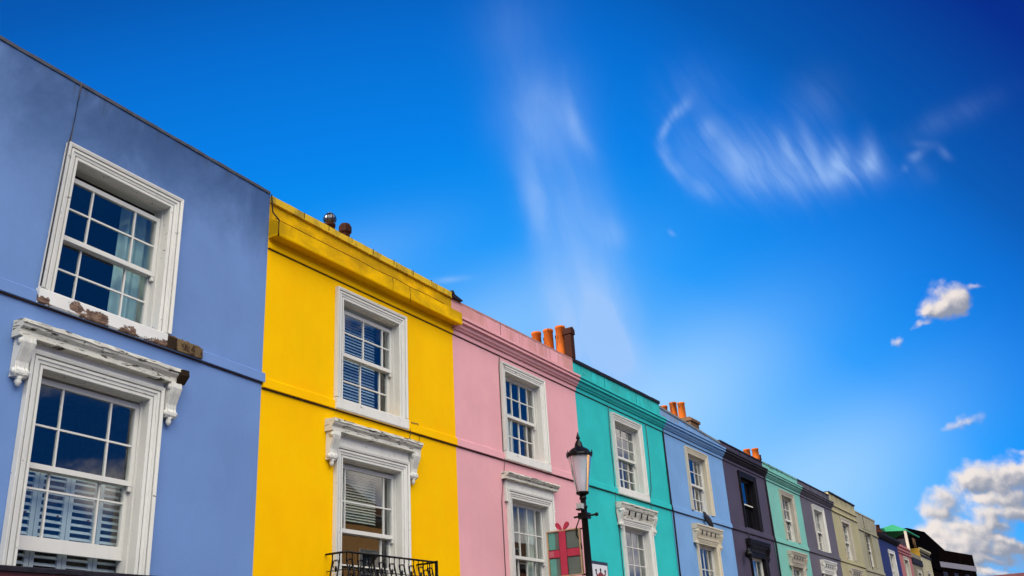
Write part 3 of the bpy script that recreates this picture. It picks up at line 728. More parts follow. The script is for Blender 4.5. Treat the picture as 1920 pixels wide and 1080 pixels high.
# dark flat-topped building turned to the street
dk = thing('dark_building', 'dark flat-topped building with a pale grey band facing up the street', 'building', (66.5, .9, 0))
dv = Vector((.983, -.1837)); nv = Vector((.1837, .983))
def slab(s0, s1, d0, d1, z0, z1, name, mat):
    p0 = Vector((66.6, .9)); m = MB()
    q = [p0+dv*s0+nv*d0, p0+dv*s1+nv*d0, p0+dv*s1+nv*d1, p0+dv*s0+nv*d1]
    m.add([(v.x, v.y, z) for z in (z0, z1) for v in q], [(0, 3, 2, 1), (4, 5, 6, 7), (0, 1, 5, 4), (1, 2, 6, 5), (2, 3, 7, 6), (3, 0, 4, 7)])
    return m.build(name, mat, dk)
slab(0, 9.2, 0, 6, -CAMZ, 6.30, 'wall', plain('dark_brown_cladding', (.005, .003, .003), .9, 0., .3, 3., .0))
slab(-.03, 9.2, -.06, .0, 5.18, 5.52, 'band', plain('pale_grey_render', (.22, .205, .24), .7))
slab(4.8, 6.2, 1, 2, 6.301, 6.42, 'rooflight', TERRA_DARK)
for s in (2.2, 4.3, 6.6): slab(s, s+.8, -.03, .0, 4.0, 4.9, 'window', DARKSASH)
# far red wall with pots
fr = thing('far_house', 'low dark red house at the far right edge with three chimney pots', 'house', (94.5, 6.5, 0))
MB().box(94.5, 98, -3, 8.3, -CAMZ, 6.03).build('wall', plain('dark_red_brick', (.10, .02, .025), .8, 0., .2, 2.), fr)
MB().box(94.6, 95.2, 5.6, 7.3, 6.03, 6.08).build('stack', TERRA_DARK, fr)
for y_, t in ((6.95, 6.30), (6.40, 6.38), (5.85, 6.42)): pot(fr, 94.8, y_, 6.05, t, .17, TERRA)

# ------------------------------------------------------------------ chimneys on the terrace
def chimney(par, x0, x1, y0, y1, z0, z1):
    m = MB().box(x0, x1, y0, y1, z0, z1-.12).box(x0-.04, x1+.04, y0-.04, y1+.04, z1-.118, z1-.04).box(x0+.02, x1-.02, y0+.02, y1-.02, z1-.039, z1)
    return m.build('chimney', BRICK, par)
c = chimney(hy, 11.85, 12.30, 2.10, 2.80, 5.8, 7.38)
pot(c, 12.08, 2.62, 7.38, 7.96, .100, TERRA_DARK); pot(c, 12.08, 2.25, 7.38, 7.84, .090, TERRA_DARK, 'octagon')
m = MB(); cz = 8.06
for k in range(16):                               # spherical wind cowl made of curved vanes
    a0 = 2*math.pi*k/16
    vs = []
    for j in range(7):
        t = math.pi*(.08+.84*j/6); r_ = .125*math.sin(t); z = cz+.125*math.cos(t)
        for da in (0, .26): vs.append((12.08+r_*math.cos(a0+da), 2.62+r_*math.sin(a0+da), z))
    m.add(vs, [(2*j, 2*j+1, 2*j+3, 2*j+2) for j in range(6)], True)
m.lathe(12.08, 2.62, [(.02, cz+.13), (.05, cz+.122), (.05, cz+.112), (.02, cz+.11)], 16)
m.lathe(12.08, 2.62, [(.10, cz-.15), (.10, cz-.11), (.09, cz-.10), (.09, cz-.15)], 16, False)
m.ball((12.08, 2.62, cz), .10, 10)
m.build('chimney_cowl', STEEL, c)
c = chimney(hp, 16.20, 16.95, .06, 1.6, 5.7, 5.93)
for y_, z_ in ((.84, 6.66), (.56, 6.655), (.28, 6.66)): pot(c, 16.52, y_, 5.93, z_, .100, TERRA)
pot(c, 16.52, .09, 5.93, 6.60, .075, TERRA_DARK, 'square')
for y_, z_ in ((.72, 6.60), (.44, 6.58)): pot(c, 16.80, y_, 5.93, z_, .095, TERRA_DARK)
c = chimney(hl, 24.75, 25.4, .62, 3.0, 5.6, 6.46)
for y_, z_ in ((1.48, 6.98), (1.20, 7.03), (.96, 6.98)): pot(c, 25.1, y_, 6.46, z_, .100, TERRA)
c = chimney(hu, 28.7, 29.25, .0+.05, 1.6, 5.70, 5.82)
for y_, z_ in ((.41, 6.20), (.15, 6.18)): pot(c, 28.96, y_, 5.82, z_, .100, TERRA)
pot(c, 29.05, .02+.06, 5.82, 5.98, .06, TERRA_DARK)

# ------------------------------------------------------------------ pigeon on the powder blue hood
FEATH = plain('slate_grey_feathers', (.030, .032, .045), .6, 0., .4, 25.)
pg = thing('pigeon', 'dark pigeon perched on the hood of the powder blue house', 'pigeon', (23.05, -.12, 3.21+CAMZ))
def loft(path, n=14):
    m = MB(); vs = []; fs = []
    for (x, y, z, rx, rz) in path:
        for k in range(n):
            a = 2*math.pi*k/n; vs.append((x+rx*math.cos(a)*.3, y+rx*math.sin(a), z+rz*math.cos(a)*.95))
    for i in range(len(path)-1):
        for k in range(n): fs.append((i*n+k, i*n+(k+1) % n, (i+1)*n+(k+1) % n, (i+1)*n+k))
    fs += [tuple(range(n)), tuple((len(path)-1)*n+k for k in range(n))]
    return m.add(vs, fs, True)
px_, py_, pz_ = 23.05, -.12, 3.21
body = loft([(px_+.16, py_-.02, pz_-.02, .012, .012), (px_+.12, py_-.02, pz_+.02, .035, .025), (px_+.05, py_, pz_+.08, .062, .055), (px_-.02, py_+.01, pz_+.15, .075, .072), (px_-.09, py_+.02, pz_+.215, .066, .062),
             (px_-.14, py_+.03, pz_+.265, .042, .040), (px_-.17, py_+.035, pz_+.305, .036, .036), (px_-.20, py_+.04, pz_+.325, .030, .028), (px_-.225, py_+.042, pz_+.325, .006, .006)])
body.build('body', FEATH, pg)
for s in (-.022, .022): MB().tube([(px_, py_+s, pz_+.09), (px_+.01, py_+s, pz_+.01), (px_-.03, py_+s, pz_+.006)], .006, 6).build('leg', TERRA_DARK, pg)
MB().tube([(px_-.215, py_+.042, pz_+.32), (px_-.25, py_+.046, pz_+.308)], [.009, .002], 6).build('beak', LEAD, pg)

# ------------------------------------------------------------------ street lamp
LX, LY = 13.5, -1.4
lamp = thing('street_lamp', 'black cast iron street lamp with tapered clear lantern and pointed finial', 'street lamp', (LX, LY, 0.13))
MB().lathe(LX, LY, [(.16, -CAMZ+.13), (.16, -CAMZ+.2), (.13, -CAMZ+.25), (.11, -CAMZ+.9), (.13, -CAMZ+.95), (.09, -CAMZ+1.05), (.062, -CAMZ+1.2), (.056, 1.4), (.050, 2.24), (.062, 2.25), (.062, 2.275), (.050, 2.285), (.048, 2.40), (.060, 2.41), (.060, 2.43),
                    (.044, 2.45), (.042, 2.53), (.056, 2.545), (.056, 2.565), (.05, 2.575), (.05, 2.60)], 24).build('post', BLACK, lamp)
MB().lathe(LX, LY, [(.05, 2.60), (.085, 2.615), (.100, 2.63), (.104, 2.648), (.098, 2.655), (.02, 2.656)], 28).build('lantern_base', BLACK, lamp)
FROST, nt = new_mat('clear_lantern_plastic')
g = NG(nt); out = nt.nodes.new('ShaderNodeOutputMaterial')
tr = nt.nodes.new('ShaderNodeBsdfTransparent'); tr.inputs[0].default_value = (.95, .94, .97, 1)
tl = nt.nodes.new('ShaderNodeBsdfTranslucent'); tl.inputs[0].default_value = (.9, .86, .93, 1)
df = nt.nodes.new('ShaderNodeBsdfDiffuse'); df.inputs[0].default_value = (.82, .80, .86, 1)
gl = nt.nodes.new('ShaderNodeBsdfGlossy'); gl.inputs['Roughness'].default_value = .06
a1 = nt.nodes.new('ShaderNodeMixShader'); a1.inputs[0].default_value = .5; nt.links.new(tl.outputs[0], a1.inputs[1]); nt.links.new(df.outputs[0], a1.inputs[2])
a2 = nt.nodes.new('ShaderNodeMixShader'); a2.inputs[0].default_value = .55; nt.links.new(tr.outputs[0], a2.inputs[1]); nt.links.new(a1.outputs[0], a2.inputs[2])
fr_ = nt.nodes.new('ShaderNodeFresnel'); fr_.inputs[0].default_value = 1.45
a3 = nt.nodes.new('ShaderNodeMixShader'); nt.links.new(fr_.outputs[0], a3.inputs[0]); nt.links.new(a2.outputs[0], a3.inputs[1]); nt.links.new(gl.outputs[0], a3.inputs[2])
nt.links.new(a3.outputs[0], out.inputs[0])
MB().lathe(LX, LY, [(.094, 2.657), (.186, 3.215)], 32, False).build('lantern_glass', FROST, lamp)
for k in range(4):
    a = math.pi/4+k*math.pi/2+.3
    MB().tube([(LX+.096*math.cos(a), LY+.096*math.sin(a), 2.657), (LX+.189*math.cos(a), LY+.189*math.sin(a), 3.215)], .006, 6).build('lantern_rib', plain('grey_rib', (.25, .25, .27), .5), lamp)
MB().lathe(LX, LY, [(.02, 2.66), (.035, 2.68), (.035, 2.80), (.028, 2.95), (.02, 3.10), (.05, 3.16), (.12, 3.20)], 16).build('lamp_bulb', plain('white_lamp_bulb', (.8, .78, .82), .3), lamp)
cap = MB().lathe(LX, LY, [(.190, 3.205), (.202, 3.205), (.206, 3.215), (.206, 3.245), (.196, 3.26), (.185, 3.265), (.150, 3.315), (.105, 3.345), (.075, 3.36), (.066, 3.375), (.058, 3.42), (.040, 3.455), (.030, 3.47), (.018, 3.48),
                          (.032, 3.50), (.034, 3.515), (.020, 3.55), (.012, 3.575), (.003, 3.61), (.001, 3.612)], 32).build('lantern_cap', BLACK, lamp)
for k in range(8):
    a = k*math.pi/4+.2; x_, y_ = LX+.206*math.cos(a), LY+.206*math.sin(a)
    MB().lathe(x_, y_, [(.012, 3.235), (.012, 3.27), (.006, 3.275), (.009, 3.285), (.001, 3.305)], 8).build('cap_spike', BLACK, cap)
MB().box(LX-.15, LX-.055, LY-.03, LY+.05, 2.385, 2.465).build('sensor_box', plain('grey_sensor_box', (.42, .45, .45), .5), lamp)
MB().box(LX-.16, LX-.05, LY-.04, LY+.06, 2.365, 2.384).box(LX-.075, LX+.075, LY-.075, LY+.075, 2.24, 2.33).tube([(LX, LY-.20, 2.285), (LX, LY+.18, 2.285)], .016, 8).ball((LX, LY-.21, 2.285), .030).build('clamp', BLACK, lamp)
MB().tube([(LX-.05, LY+.07, 2.24), (LX-.07, LY+.12, 2.12), (LX-.05, LY+.14, 2.02), (LX-.02, LY+.10, 1.92), (LX-.05, LY+.06, 1.80)], .010, 6).build('hanging_cable', BLACK, lamp)
MB().tube([(LX, LY+.04, 2.10), (LX, LY+.16, 2.11), (LX, LY+.22, 2.09)], .012, 6).tube([(LX, LY+.06, 1.42), (LX, LY+.12, 1.42)], .014, 6).build('sign_arm', BLACK, lamp)

# gift-shaped hanging sign
TAN = plain('pale_tan_wood', (.55, .36, .20), .6, 0., .15, 20.)
gs = thing('hanging_sign', 'gift-box shaped sign with crimson ribbon and bow hanging beside the lamp post', 'sign', (LX-.03, LY+.36, 1.42+CAMZ))
sy0, sy1, sz0, sz1 = LY+.085, LY+.665, 1.42, 2.115
SX = LX-.02
fm = MB(); t = .016
fm.box(SX-.03, SX+.03, sy0, sy1, sz1-t, sz1).box(SX-.03, SX+.03, sy0, sy1, sz0, sz0+t).box(SX-.03, SX+.03, sy0, sy0+t, sz0+t, sz1-t).box(SX-.03, SX+.03, sy1-t, sy1, sz0+t, sz1-t)
fm.build('frame', TAN, gs)
GGREY = plain('grey_green_board', (.115, .155, .14), .6, 0., .10, 6.); GTEAL = plain('teal_board', (.10, .36, .31), .6, 0., .08, 6.)
CRIM = plain('crimson_ribbon_board', (.50, .025, .075), .55, 0., .08, 8.); CRIMD = plain('dark_crimson_edge', (.09, .008, .02), .7)
yc0, yc1 = sy0+.245, sy0+.365; zc0, zc1 = sz0+.285, sz0+.405
MB().box(SX-.008, SX+.008, sy0+t, sy1-t, sz0+t, sz1-t).build('board', GGREY, gs)
for z0_, z1_ in ((sz0+t, zc0), (zc1, sz1-t)):
    MB().box(SX-.012, SX-.0085, sy1-.135, sy1-.03, z0_+.01, z1_-.01).build('teal_stripe', GTEAL, gs)
def wavybar(vert, a0, a1, b0, b1, x, amp, mat, name):
    pts = []; n = 24
    for k in range(n+1): pts.append((a0+(a1-a0)*k/n, b0-amp*abs(math.sin(k*math.pi/2.))))
    for k in range(n, -1, -1): pts.append((a0+(a1-a0)*k/n, b1+amp*abs(math.sin(k*math.pi/2.))))
    m = MB()
    pr = [((q[1], q[0]) if vert else q) for q in pts]
    m.prism_x(pr, x-.006, x); return m.build(name, mat, gs)
wavybar(False, sy0+t, sy1-t, zc0, zc1, SX-.012, .008, CRIMD, 'ribbon_edge'); wavybar(False, sy0+t, sy1-t, zc0+.008, zc1-.008, SX-.016, .004, CRIM, 'ribbon')
wavybar(True, sz0+t, sz1-t, yc0-.004, yc1+.004, SX-.017, .003, CRIMD, 'ribbon_edge'); wavybar(True, sz0+t, sz1-t, yc0+.004, yc1-.004, SX-.021, .002, CRIM, 'ribbon')
MB().box(SX-.026, SX-.0225, sy1-.11, sy1-.03, zc0+.016, zc1-.016).build('tag', plain('faded_pink_tag', (.55, .13, .18), .6), gs)
def bow(sgn):
    pts = []; n = 20
    for k in range(n+1):
        a = 2*math.pi*k/n; u = .5-.5*math.cos(a); v = .30*math.sin(a)*(.35+.65*u)
        pts.append((u, v))
    th = R(52); o = []
    yc = (yc0+yc1)/2
    for u, v in pts[:-1]:
        L = .155
        o.append((yc+sgn*(u*math.cos(th)-v*math.sin(th))*L+sgn*.012, sz1-.008+(u*math.sin(th)+v*math.cos(th))*L))
    MB().prism_x(o, SX-.014, SX+.014).build('bow_loop', CRIM, gs)
bow(1); bow(-1)

# street name board with crest, fixed to the post
NAVYB = plain('dark_navy_board', (.012, .022, .05), .4); BOARDW = plain('white_enamel', (.70, .72, .74), .35, 0., .05, 5.)
bd = thing('street_sign', 'white street sign with navy border and crown crest fixed to the lamp post', 'sign', (LX+.3, LY, 1.1+CAMZ))
MB().box(LX+.05, LX+.66, LY-.012, LY+.012, 1.05, 1.625).build('border', NAVYB, bd)
MB().box(LX+.07, LX+.63, LY-.016, LY-.0125, 1.07, 1.575).build('panel', BOARDW, bd)
cr = MB(); cx = LX+.37
cr.prism_y([(cx-.15, 1.36), (cx+.15, 1.36), (cx+.16, 1.46), (cx+.10, 1.42), (cx+.06, 1.45), (cx, 1.47), (cx-.06, 1.45), (cx-.10, 1.42), (cx-.16, 1.46)], LY-.020, LY-.0165)
cr.build('crown', plain('crest_red', (.22, .02, .03), .5), bd)
cr = MB()
for dx, dz in ((-.16, 1.485), (0, 1.50), (.16, 1.485)): cr.ball((cx+dx, LY-.020, dz), .024, 8, 1, .3, 1); cr.box(cx+dx-.009, cx+dx+.009, LY-.021, LY-.0165, dz-.05, dz-.02)
cr.box(cx-.16, cx+.16, LY-.022, LY-.0165, 1.33, 1.358)
cr.build('crest_line', BLACK, bd)

# bare twigs at the far right edge
tr_ = thing('bare_tree', 'bare dark twigs of a tree at the far right edge', 'tree', (100, 5.1, 0))
m = MB(); rnd = random.Random(3)
m.tube([(100, 5.1, -CAMZ), (100, 5.1, 4.6)], [.16, .06], 8).build('trunk', SLATE, tr_)
m = MB()
def twig(p, d, L, r, lev):
    q = p+d*L; m.tube([p, (p+q)/2+Vector((0, rnd.uniform(-.05, .05), rnd.uniform(-.03, .03))), q], [r, r*.8, r*.5], 5)
    if lev:
        for k in range(3):
            twig(p+(q-p)*rnd.uniform(.5, 1), (d+Vector((rnd.uniform(-.5, .5), rnd.uniform(-.8, .8), rnd.uniform(-.2, .5)))).normalized(), L*.62, r*.6, lev-1)
for k in range(4): twig(Vector((100, 5.1, 4.5)), Vector((rnd.uniform(-.3, .3), rnd.uniform(-.5, .5), 1)).normalized(), 1.1, .045, 3)
m.build('crown', SLATE, tr_)

# ------------------------------------------------------------------ sunlit row across the street, mirrored in the lower windows
def across(x0, x1, zt, mat, label, gable=0.):
    L = x1-x0
    h = thing('street_house', label, 'house', (x1, -15.0, 0), 'houses across the street')
    h['_o'] = (0, 0, 0)
    wins = []
    n = max(1, int(L/2.6))
    for i in range(n):
        c = L*(i+.5)/n
        wins += [(c-.5, c+.5, 3.2, 4.7), (c-.5, c+.5, .6, 2.4)]
    wall_mesh(0, L, zt, zt, wins).build('wall', mat, h)
    if gable: MB().prism_x([(-.25, zt), (3.0, zt+gable), (6.2, zt)], -.2, L+.2).build('roof', BRICK, h)
    MB().prism_x([(.003, zt+.12), (-.16, zt+.10), (-.16, zt-.06), (-.04, zt-.14), (.003, zt-.14)], .0, L).build('cornice', WHITE, h)
    for (a, b, c, d) in wins:
        m = MB(); m.surround(a, b, c, d, SIMPLE); w_ = m.build('window', WHITE, h)
        MB().box(a, b, .12, .15, (c+d)/2-.03, (c+d)/2+.03).box((a+b)/2-.02, (a+b)/2+.02, .125, .145, c, d).build('sash', WHITE, w_)
        MB().add([(a, .16, c), (b, .16, c), (b, .16, d), (a, .16, d)], [(0, 1, 2, 3)]).build('glass_pane', GLASS, w_)
    h.rotation_euler = (0, 0, math.pi)
across(22.5, 30.5, 6.0, plain('sunny_orange_render', (1., .52, .16), .8, 0., .06, 3.), 'sunny orange gabled house across the street, mirrored in the yellow house window', 2.2)
across(30.5, 40.0, 5.6, M_CREAMW, 'tall cream house across the street, mirrored in the pink house window', 1.2)
across(40.0, 50.0, 5.0, plain('warm_brick', (.30, .12, .07), .9, 0., .2, 8.), 'warm brick house across the street, mirrored in the turquoise house window', 1.8)

# ------------------------------------------------------------------ ground
def sheet(name, x0, x1, y0, y1, z, mat):
    return struct(MB().add([(x0, y0, z-CAMZ), (x1, y0, z-CAMZ), (x1, y1, z-CAMZ), (x0, y1, z-CAMZ)], [(0, 1, 2, 3)]).build(name, mat))
ASPH = plain('asphalt', (.05, .05, .052), .9, 0., .2, 8.); PAVE = plain('paving_slabs', (.13, .125, .115), .85, 0., .12, 3.); GRND = plain('town_ground', (.05, .05, .045), .95, 0., .1, .2)
sheet('ground', -900, 1500, -900, 900, -.004, GRND)
sheet('road', -200, 400, -8.6, -2.0, 0., ASPH)
struct(MB().box(-200, 400, -2.0, -.0, -CAMZ, -CAMZ+.12).build('pavement', PAVE))
struct(MB().box(-200, 400, -11.2, -8.6, -CAMZ, -CAMZ+.12).build('far_pavement', PAVE))
m = MB()
for k in range(60): m.box(-40+k*6, -38+k*6, -5.35, -5.25, -CAMZ+.002, -CAMZ+.005)
struct(m.build('road_marking', plain('road_white', (.7, .7, .68), .7)))

# ------------------------------------------------------------------ camera
cam_d = bpy.data.cameras.new('camera'); cam = bpy.data.objects.new('camera', cam_d); COL.objects.link(cam); sc.camera = cam
yaw, pit, rol = R(60.48), R(22.344), R(-3.42)
fw = Vector((math.sin(yaw)*math.cos(pit), math.cos(yaw)*math.cos(pit), math.sin(pit)))
rt = Vector((math.cos(yaw), -math.sin(yaw), 0)); up = rt.cross(fw)
ra = rt*math.cos(rol)+up*math.sin(rol); ua = -rt*math.sin(rol)+up*math.cos(rol)
M = Matrix((ra, ua, -fw)).transposed().to_4x4(); M.translation = Vector((0, -8, CAMZ)); cam.matrix_world = M
cam_d.sensor_width = 36; cam_d.lens = 1785.9/1920*36; cam_d.clip_end = 5000; cam_d.clip_start = .05

# ------------------------------------------------------------------ sun
SAZ, SEL = R(-62), R(33)
sd = bpy.data.lights.new('sun', 'SUN'); sd.energy = 3.9; sd.angle = R(.5); sd.color = (1, .93, .82)
so = bpy.data.objects.new('sun', sd); COL.objects.link(so); so.location = (0, 0, 30)
sdir = Vector((math.sin(SAZ)*math.cos(SEL), math.cos(SAZ)*math.cos(SEL), math.sin(SEL)))
so.rotation_euler = (-sdir).to_track_quat('-Z', 'Y').to_euler()

# ------------------------------------------------------------------ sky
w = bpy.data.worlds.new('World'); sc.world = w; w.use_nodes = True
nt = w.node_tree; nt.nodes.clear(); g = NG(nt)
wout = nt.nodes.new('ShaderNodeOutputWorld'); bg = nt.nodes.new('ShaderNodeBackground'); nt.links.new(bg.outputs[0], wout.inputs[0])
BGS, EXPO = .1, 1.0
bg.inputs[1].default_value = BGS
UNIT = 1/(BGS*2**EXPO)                             # one display unit in sky colour
st = nt.nodes.new('ShaderNodeTexSky'); st.sky_type = 'NISHITA'; st.sun_disc = False
st.sun_elevation = SEL; st.sun_rotation = SAZ % (2*math.pi); st.air_density = 1.; st.dust_density = .5; st.ozone_density = 2.
tc = nt.nodes.new('ShaderNodeTexCoord'); D = g.vec('NORMALIZE', tc.outputs['Generated'])
# deep polarised blue: darkest at right angles to the sun and overhead, paler towards the roofs
sx = nt.nodes.new('ShaderNodeSeparateXYZ'); nt.links.new(D, sx.inputs[0])
eld = g.math('MULTIPLY', g.math('ARCSINE', sx.outputs[2]), 180/math.pi)
hl = g.math('MAXIMUM', g.math('SQRT', g.math('MULTIPLY_ADD', sx.outputs[0], sx.outputs[0], g.math('MULTIPLY', sx.outputs[1], sx.outputs[1]))), .02)
A0 = R(60)
cosd = g.math('DIVIDE', g.math('MULTIPLY_ADD', sx.outputs[0], math.sin(A0), g.math('MULTIPLY', sx.outputs[1], math.cos(A0))), hl)
sind = g.math('DIVIDE', g.math('MULTIPLY_ADD', sx.outputs[0], math.cos(A0), g.math('MULTIPLY', sx.outputs[1], -math.sin(A0))), hl)
kk = g.math('MULTIPLY_ADD', g.step(sind, -.15, .25), 95., 47.)
q = g.math('MULTIPLY_ADD', g.math('SUBTRACT', 1., cosd), kk, eld)
q = g.math('MULTIPLY', g.math('MINIMUM', g.math('MAXIMUM', q, 0.), g.math('MULTIPLY_ADD', g.step(sx.outputs[1], -.05, -.3), -22., 60.)), 1/60)
cr_ = nt.nodes.new('ShaderNodeValToRGB'); nt.links.new(q, cr_.inputs[0])
RAMP = [(0, (.40, .70, 1.)), (10, (.29, .62, 1.)), (16, (.165, .51, .99)), (20, (.07, .42, .985)), (25, (.0, .31, .95)), (32, (.0, .215, .80)), (38, (.0, .145, .62)), (42, (.0, .095, .44)), (55, (.0, .017, .235)), (60, (.0, .015, .22))]
el_ = cr_.color_ramp.elements
while len(el_) < len(RAMP): el_.new(.5)
for e_, (p_, c_) in zip(el_, RAMP): e_.position = p_/60; e_.color = c_+(1,)
deep = g.vec('SCALE', cr_.outputs[0], UNIT)
nsk = g.mix(1., st.outputs[0], (.25, .75, 1.5, 1), 'MULTIPLY')
sky = g.mix(.95, nsk, deep)

def dirv(az, el): return Vector((math.sin(az)*math.cos(el), math.cos(az)*math.cos(el), math.sin(el)))
def blob(Dv, az, el, wa, we, rot=0., amp=1., gg=g):
    """soft elliptical patch of sky round (azimuth, elevation), all in degrees; rot turns it clockwise"""
    c = dirv(R(az), R(el)); e = Vector((math.cos(R(az)), -math.sin(R(az)), 0)); n = e.cross(c)
    ca, sa = math.cos(R(rot)), math.sin(R(rot)); u = (e*ca-n*sa)/R(wa); v = (e*sa+n*ca)/R(we)
    du = gg.vec('DOT_PRODUCT', Dv, tuple(u)); dv_ = gg.vec('DOT_PRODUCT', Dv, tuple(v)); front = gg.vec('DOT_PRODUCT', Dv, tuple(c))
    q = gg.math('MULTIPLY_ADD', du, du, gg.math('MULTIPLY', dv_, dv_))
    r = gg.math('MULTIPLY', gg.math('EXPONENT', gg.math('MULTIPLY', q, -1.)), gg.math('GREATER_THAN', front, 0.))
    return gg.math('MULTIPLY', r, amp)
def total(xs, gg=g):
    a = xs[0]
    for x in xs[1:]: a = gg.math('ADD', a, x)
    return a
# low haze over the roofs
hz = g.math('MULTIPLY', total([blob(D, 78, 9.5, 7, 3.0, -26, .48), blob(D, 69, 14.5, 8, 3.4, -26, .56), blob(D, 59, 19.5, 8, 3.0, -26, .34), blob(D, 48, 23.5, 7, 2.0, -20, .20)]), 1., clamp=True)
sky = g.mix(hz, sky, (.48*UNIT, .74*UNIT, 1.0*UNIT, 1))

clear = sky
# thin high cirrus: soft envelopes filled with drawn-out fibres
wn = g.noise(D, 15., 3, .5); warp = g.vec('SCALE', g.vec('SUBTRACT', wn.outputs['Color'], (.5, .5, .5)), .018)
DW = g.vec('ADD', D, warp)
def fibres(az, el, rot, su, sv, lo, hi):
    c = dirv(R(az), R(el)); e = Vector((math.cos(R(az)), -math.sin(R(az)), 0)); n = e.cross(c)
    ca, sa = math.cos(R(rot)), math.sin(R(rot)); u = e*ca-n*sa; v = e*sa+n*ca
    k = nt.nodes.new('ShaderNodeCombineXYZ')
    nt.links.new(g.math('MULTIPLY', g.vec('DOT_PRODUCT', DW, tuple(u)), su), k.inputs[0]); nt.links.new(g.math('MULTIPLY', g.vec('DOT_PRODUCT', DW, tuple(v)), sv), k.inputs[1])
    return g.step(g.noise(k.outputs[0], 1., 6, .55, .5).outputs[0], lo, hi)
CIRA = [(61.82, 37.64, 2.25, 2.17, -17.88, 0.1), (63.52, 32.33, 2.12, 2.71, -14.41, 0.42), (64.88, 26.53, 1.99, 2.98, -11.16, 0.44), (65.7, 31.37, 0.45, 1.46, -22.05, 0.28), (62.38, 27.68, 0.64, 3.62, -6.27, 0.34), (63.43, 20.23, 1.09, 2.96, -9.49, 0.74), (66.33, 19.51, 1.48, 3.89, -13.03, 0.94), (65.14, 18.49, 2.25, 2.4, -21.4, 0.54), (67.13, 25.21, 0.83, 0.99, -26.61, 0.2), (67.26, 17.99, 0.83, 1.59, -20.56, 0.47), (56.52, 23.0, 0.19, 1.08, 89.33, 0.4), (71.14, 24.74, 0.13, 0.22, -66.37, 0.22)]
CIRB = [(72.81, 31.76, 0.319, 0.735, 50.73, 0.4), (71.65, 30.78, 0.24200000000000002, 0.5355000000000001, 34.57, 0.36), (71.5, 29.58, 0.319, 0.7454999999999999, -9.47, 0.27), (72.09, 28.27, 0.41800000000000004, 0.777, -28.79, 0.25), (73.33, 26.94, 0.49500000000000005, 0.861, -42.66, 0.25), (73.24, 29.05, 1.4080000000000001, 1.6275000000000002, 8.24, 0.1), (75.58, 28.36, 1.9360000000000002, 1.9320000000000002, 9.08, 0.19), (78.15, 27.44, 2.112, 1.764, 9.98, 0.22), (81.01, 26.72, 2.112, 1.26, 10.97, 0.19), (83.51, 26.33, 1.056, 1.0605, 11.82, 0.15), (74.63, 30.44, 0.561, 0.5984999999999999, -8.61, 0.22), (76.21, 28.05, 0.528, 2.121, -24.58, 0.31), (78.2, 27.71, 0.462, 1.9949999999999999, -25.68, 0.29), (79.08, 28.27, 0.462, 1.218, -9.09, 0.25), (80.61, 27.57, 0.41800000000000004, 1.7955, -9.56, 0.31), (82.23, 27.07, 0.49500000000000005, 1.1235000000000002, -6.0, 0.36), (81.92, 26.84, 0.528, 0.8190000000000001, 12.85, 0.26), (84.01, 26.9, 0.41800000000000004, 1.05, -4.46, 0.36), (83.62, 26.3, 0.49500000000000005, 0.5880000000000001, 8.62, 0.29), (81.53, 26.15, 0.561, 2.0265, -80.12, 0.16), (86.61, 26.28, 0.24200000000000002, 0.4515, 75.68, 0.28), (87.18, 26.77, 0.24200000000000002, 0.609, -68.18, 0.15), (88.13, 26.03, 0.17600000000000002, 0.40950000000000003, -27.73, 0.15), (85.73, 25.74, 0.20900000000000002, 0.189, -38.29, 0.18), (89.02, 27.75, 0.638, 2.1, 82.12, 0.08), (86.58, 25.44, 0.8470000000000001, 0.7454999999999999, -74.42, 0.06), (73.81, 32.38, 1.7600000000000002, 2.016, 44.84, 0.08), (81.54, 30.6, 1.4080000000000001, 1.4175000000000002, 63.78, 0.08)]
cirA = g.math('MULTIPLY', total([blob(DW, *t) for t in CIRA]), g.math('MULTIPLY_ADD', fibres(64, 26, -11, 28., 7., .25, .75), .55, .55))
cirB = g.math('MULTIPLY', total([blob(DW, *t) for t in CIRB]), g.math('MULTIPLY_ADD', fibres(78, 27.5, -24, 75., 9., .28, .72), .75, .40))
cir = g.math('ADD', g.math('MULTIPLY', cirA, 1.), cirB)
sky = g.mix(g.math('MINIMUM', cir, .80), sky, (.38*UNIT, .59*UNIT, .97*UNIT, 1))
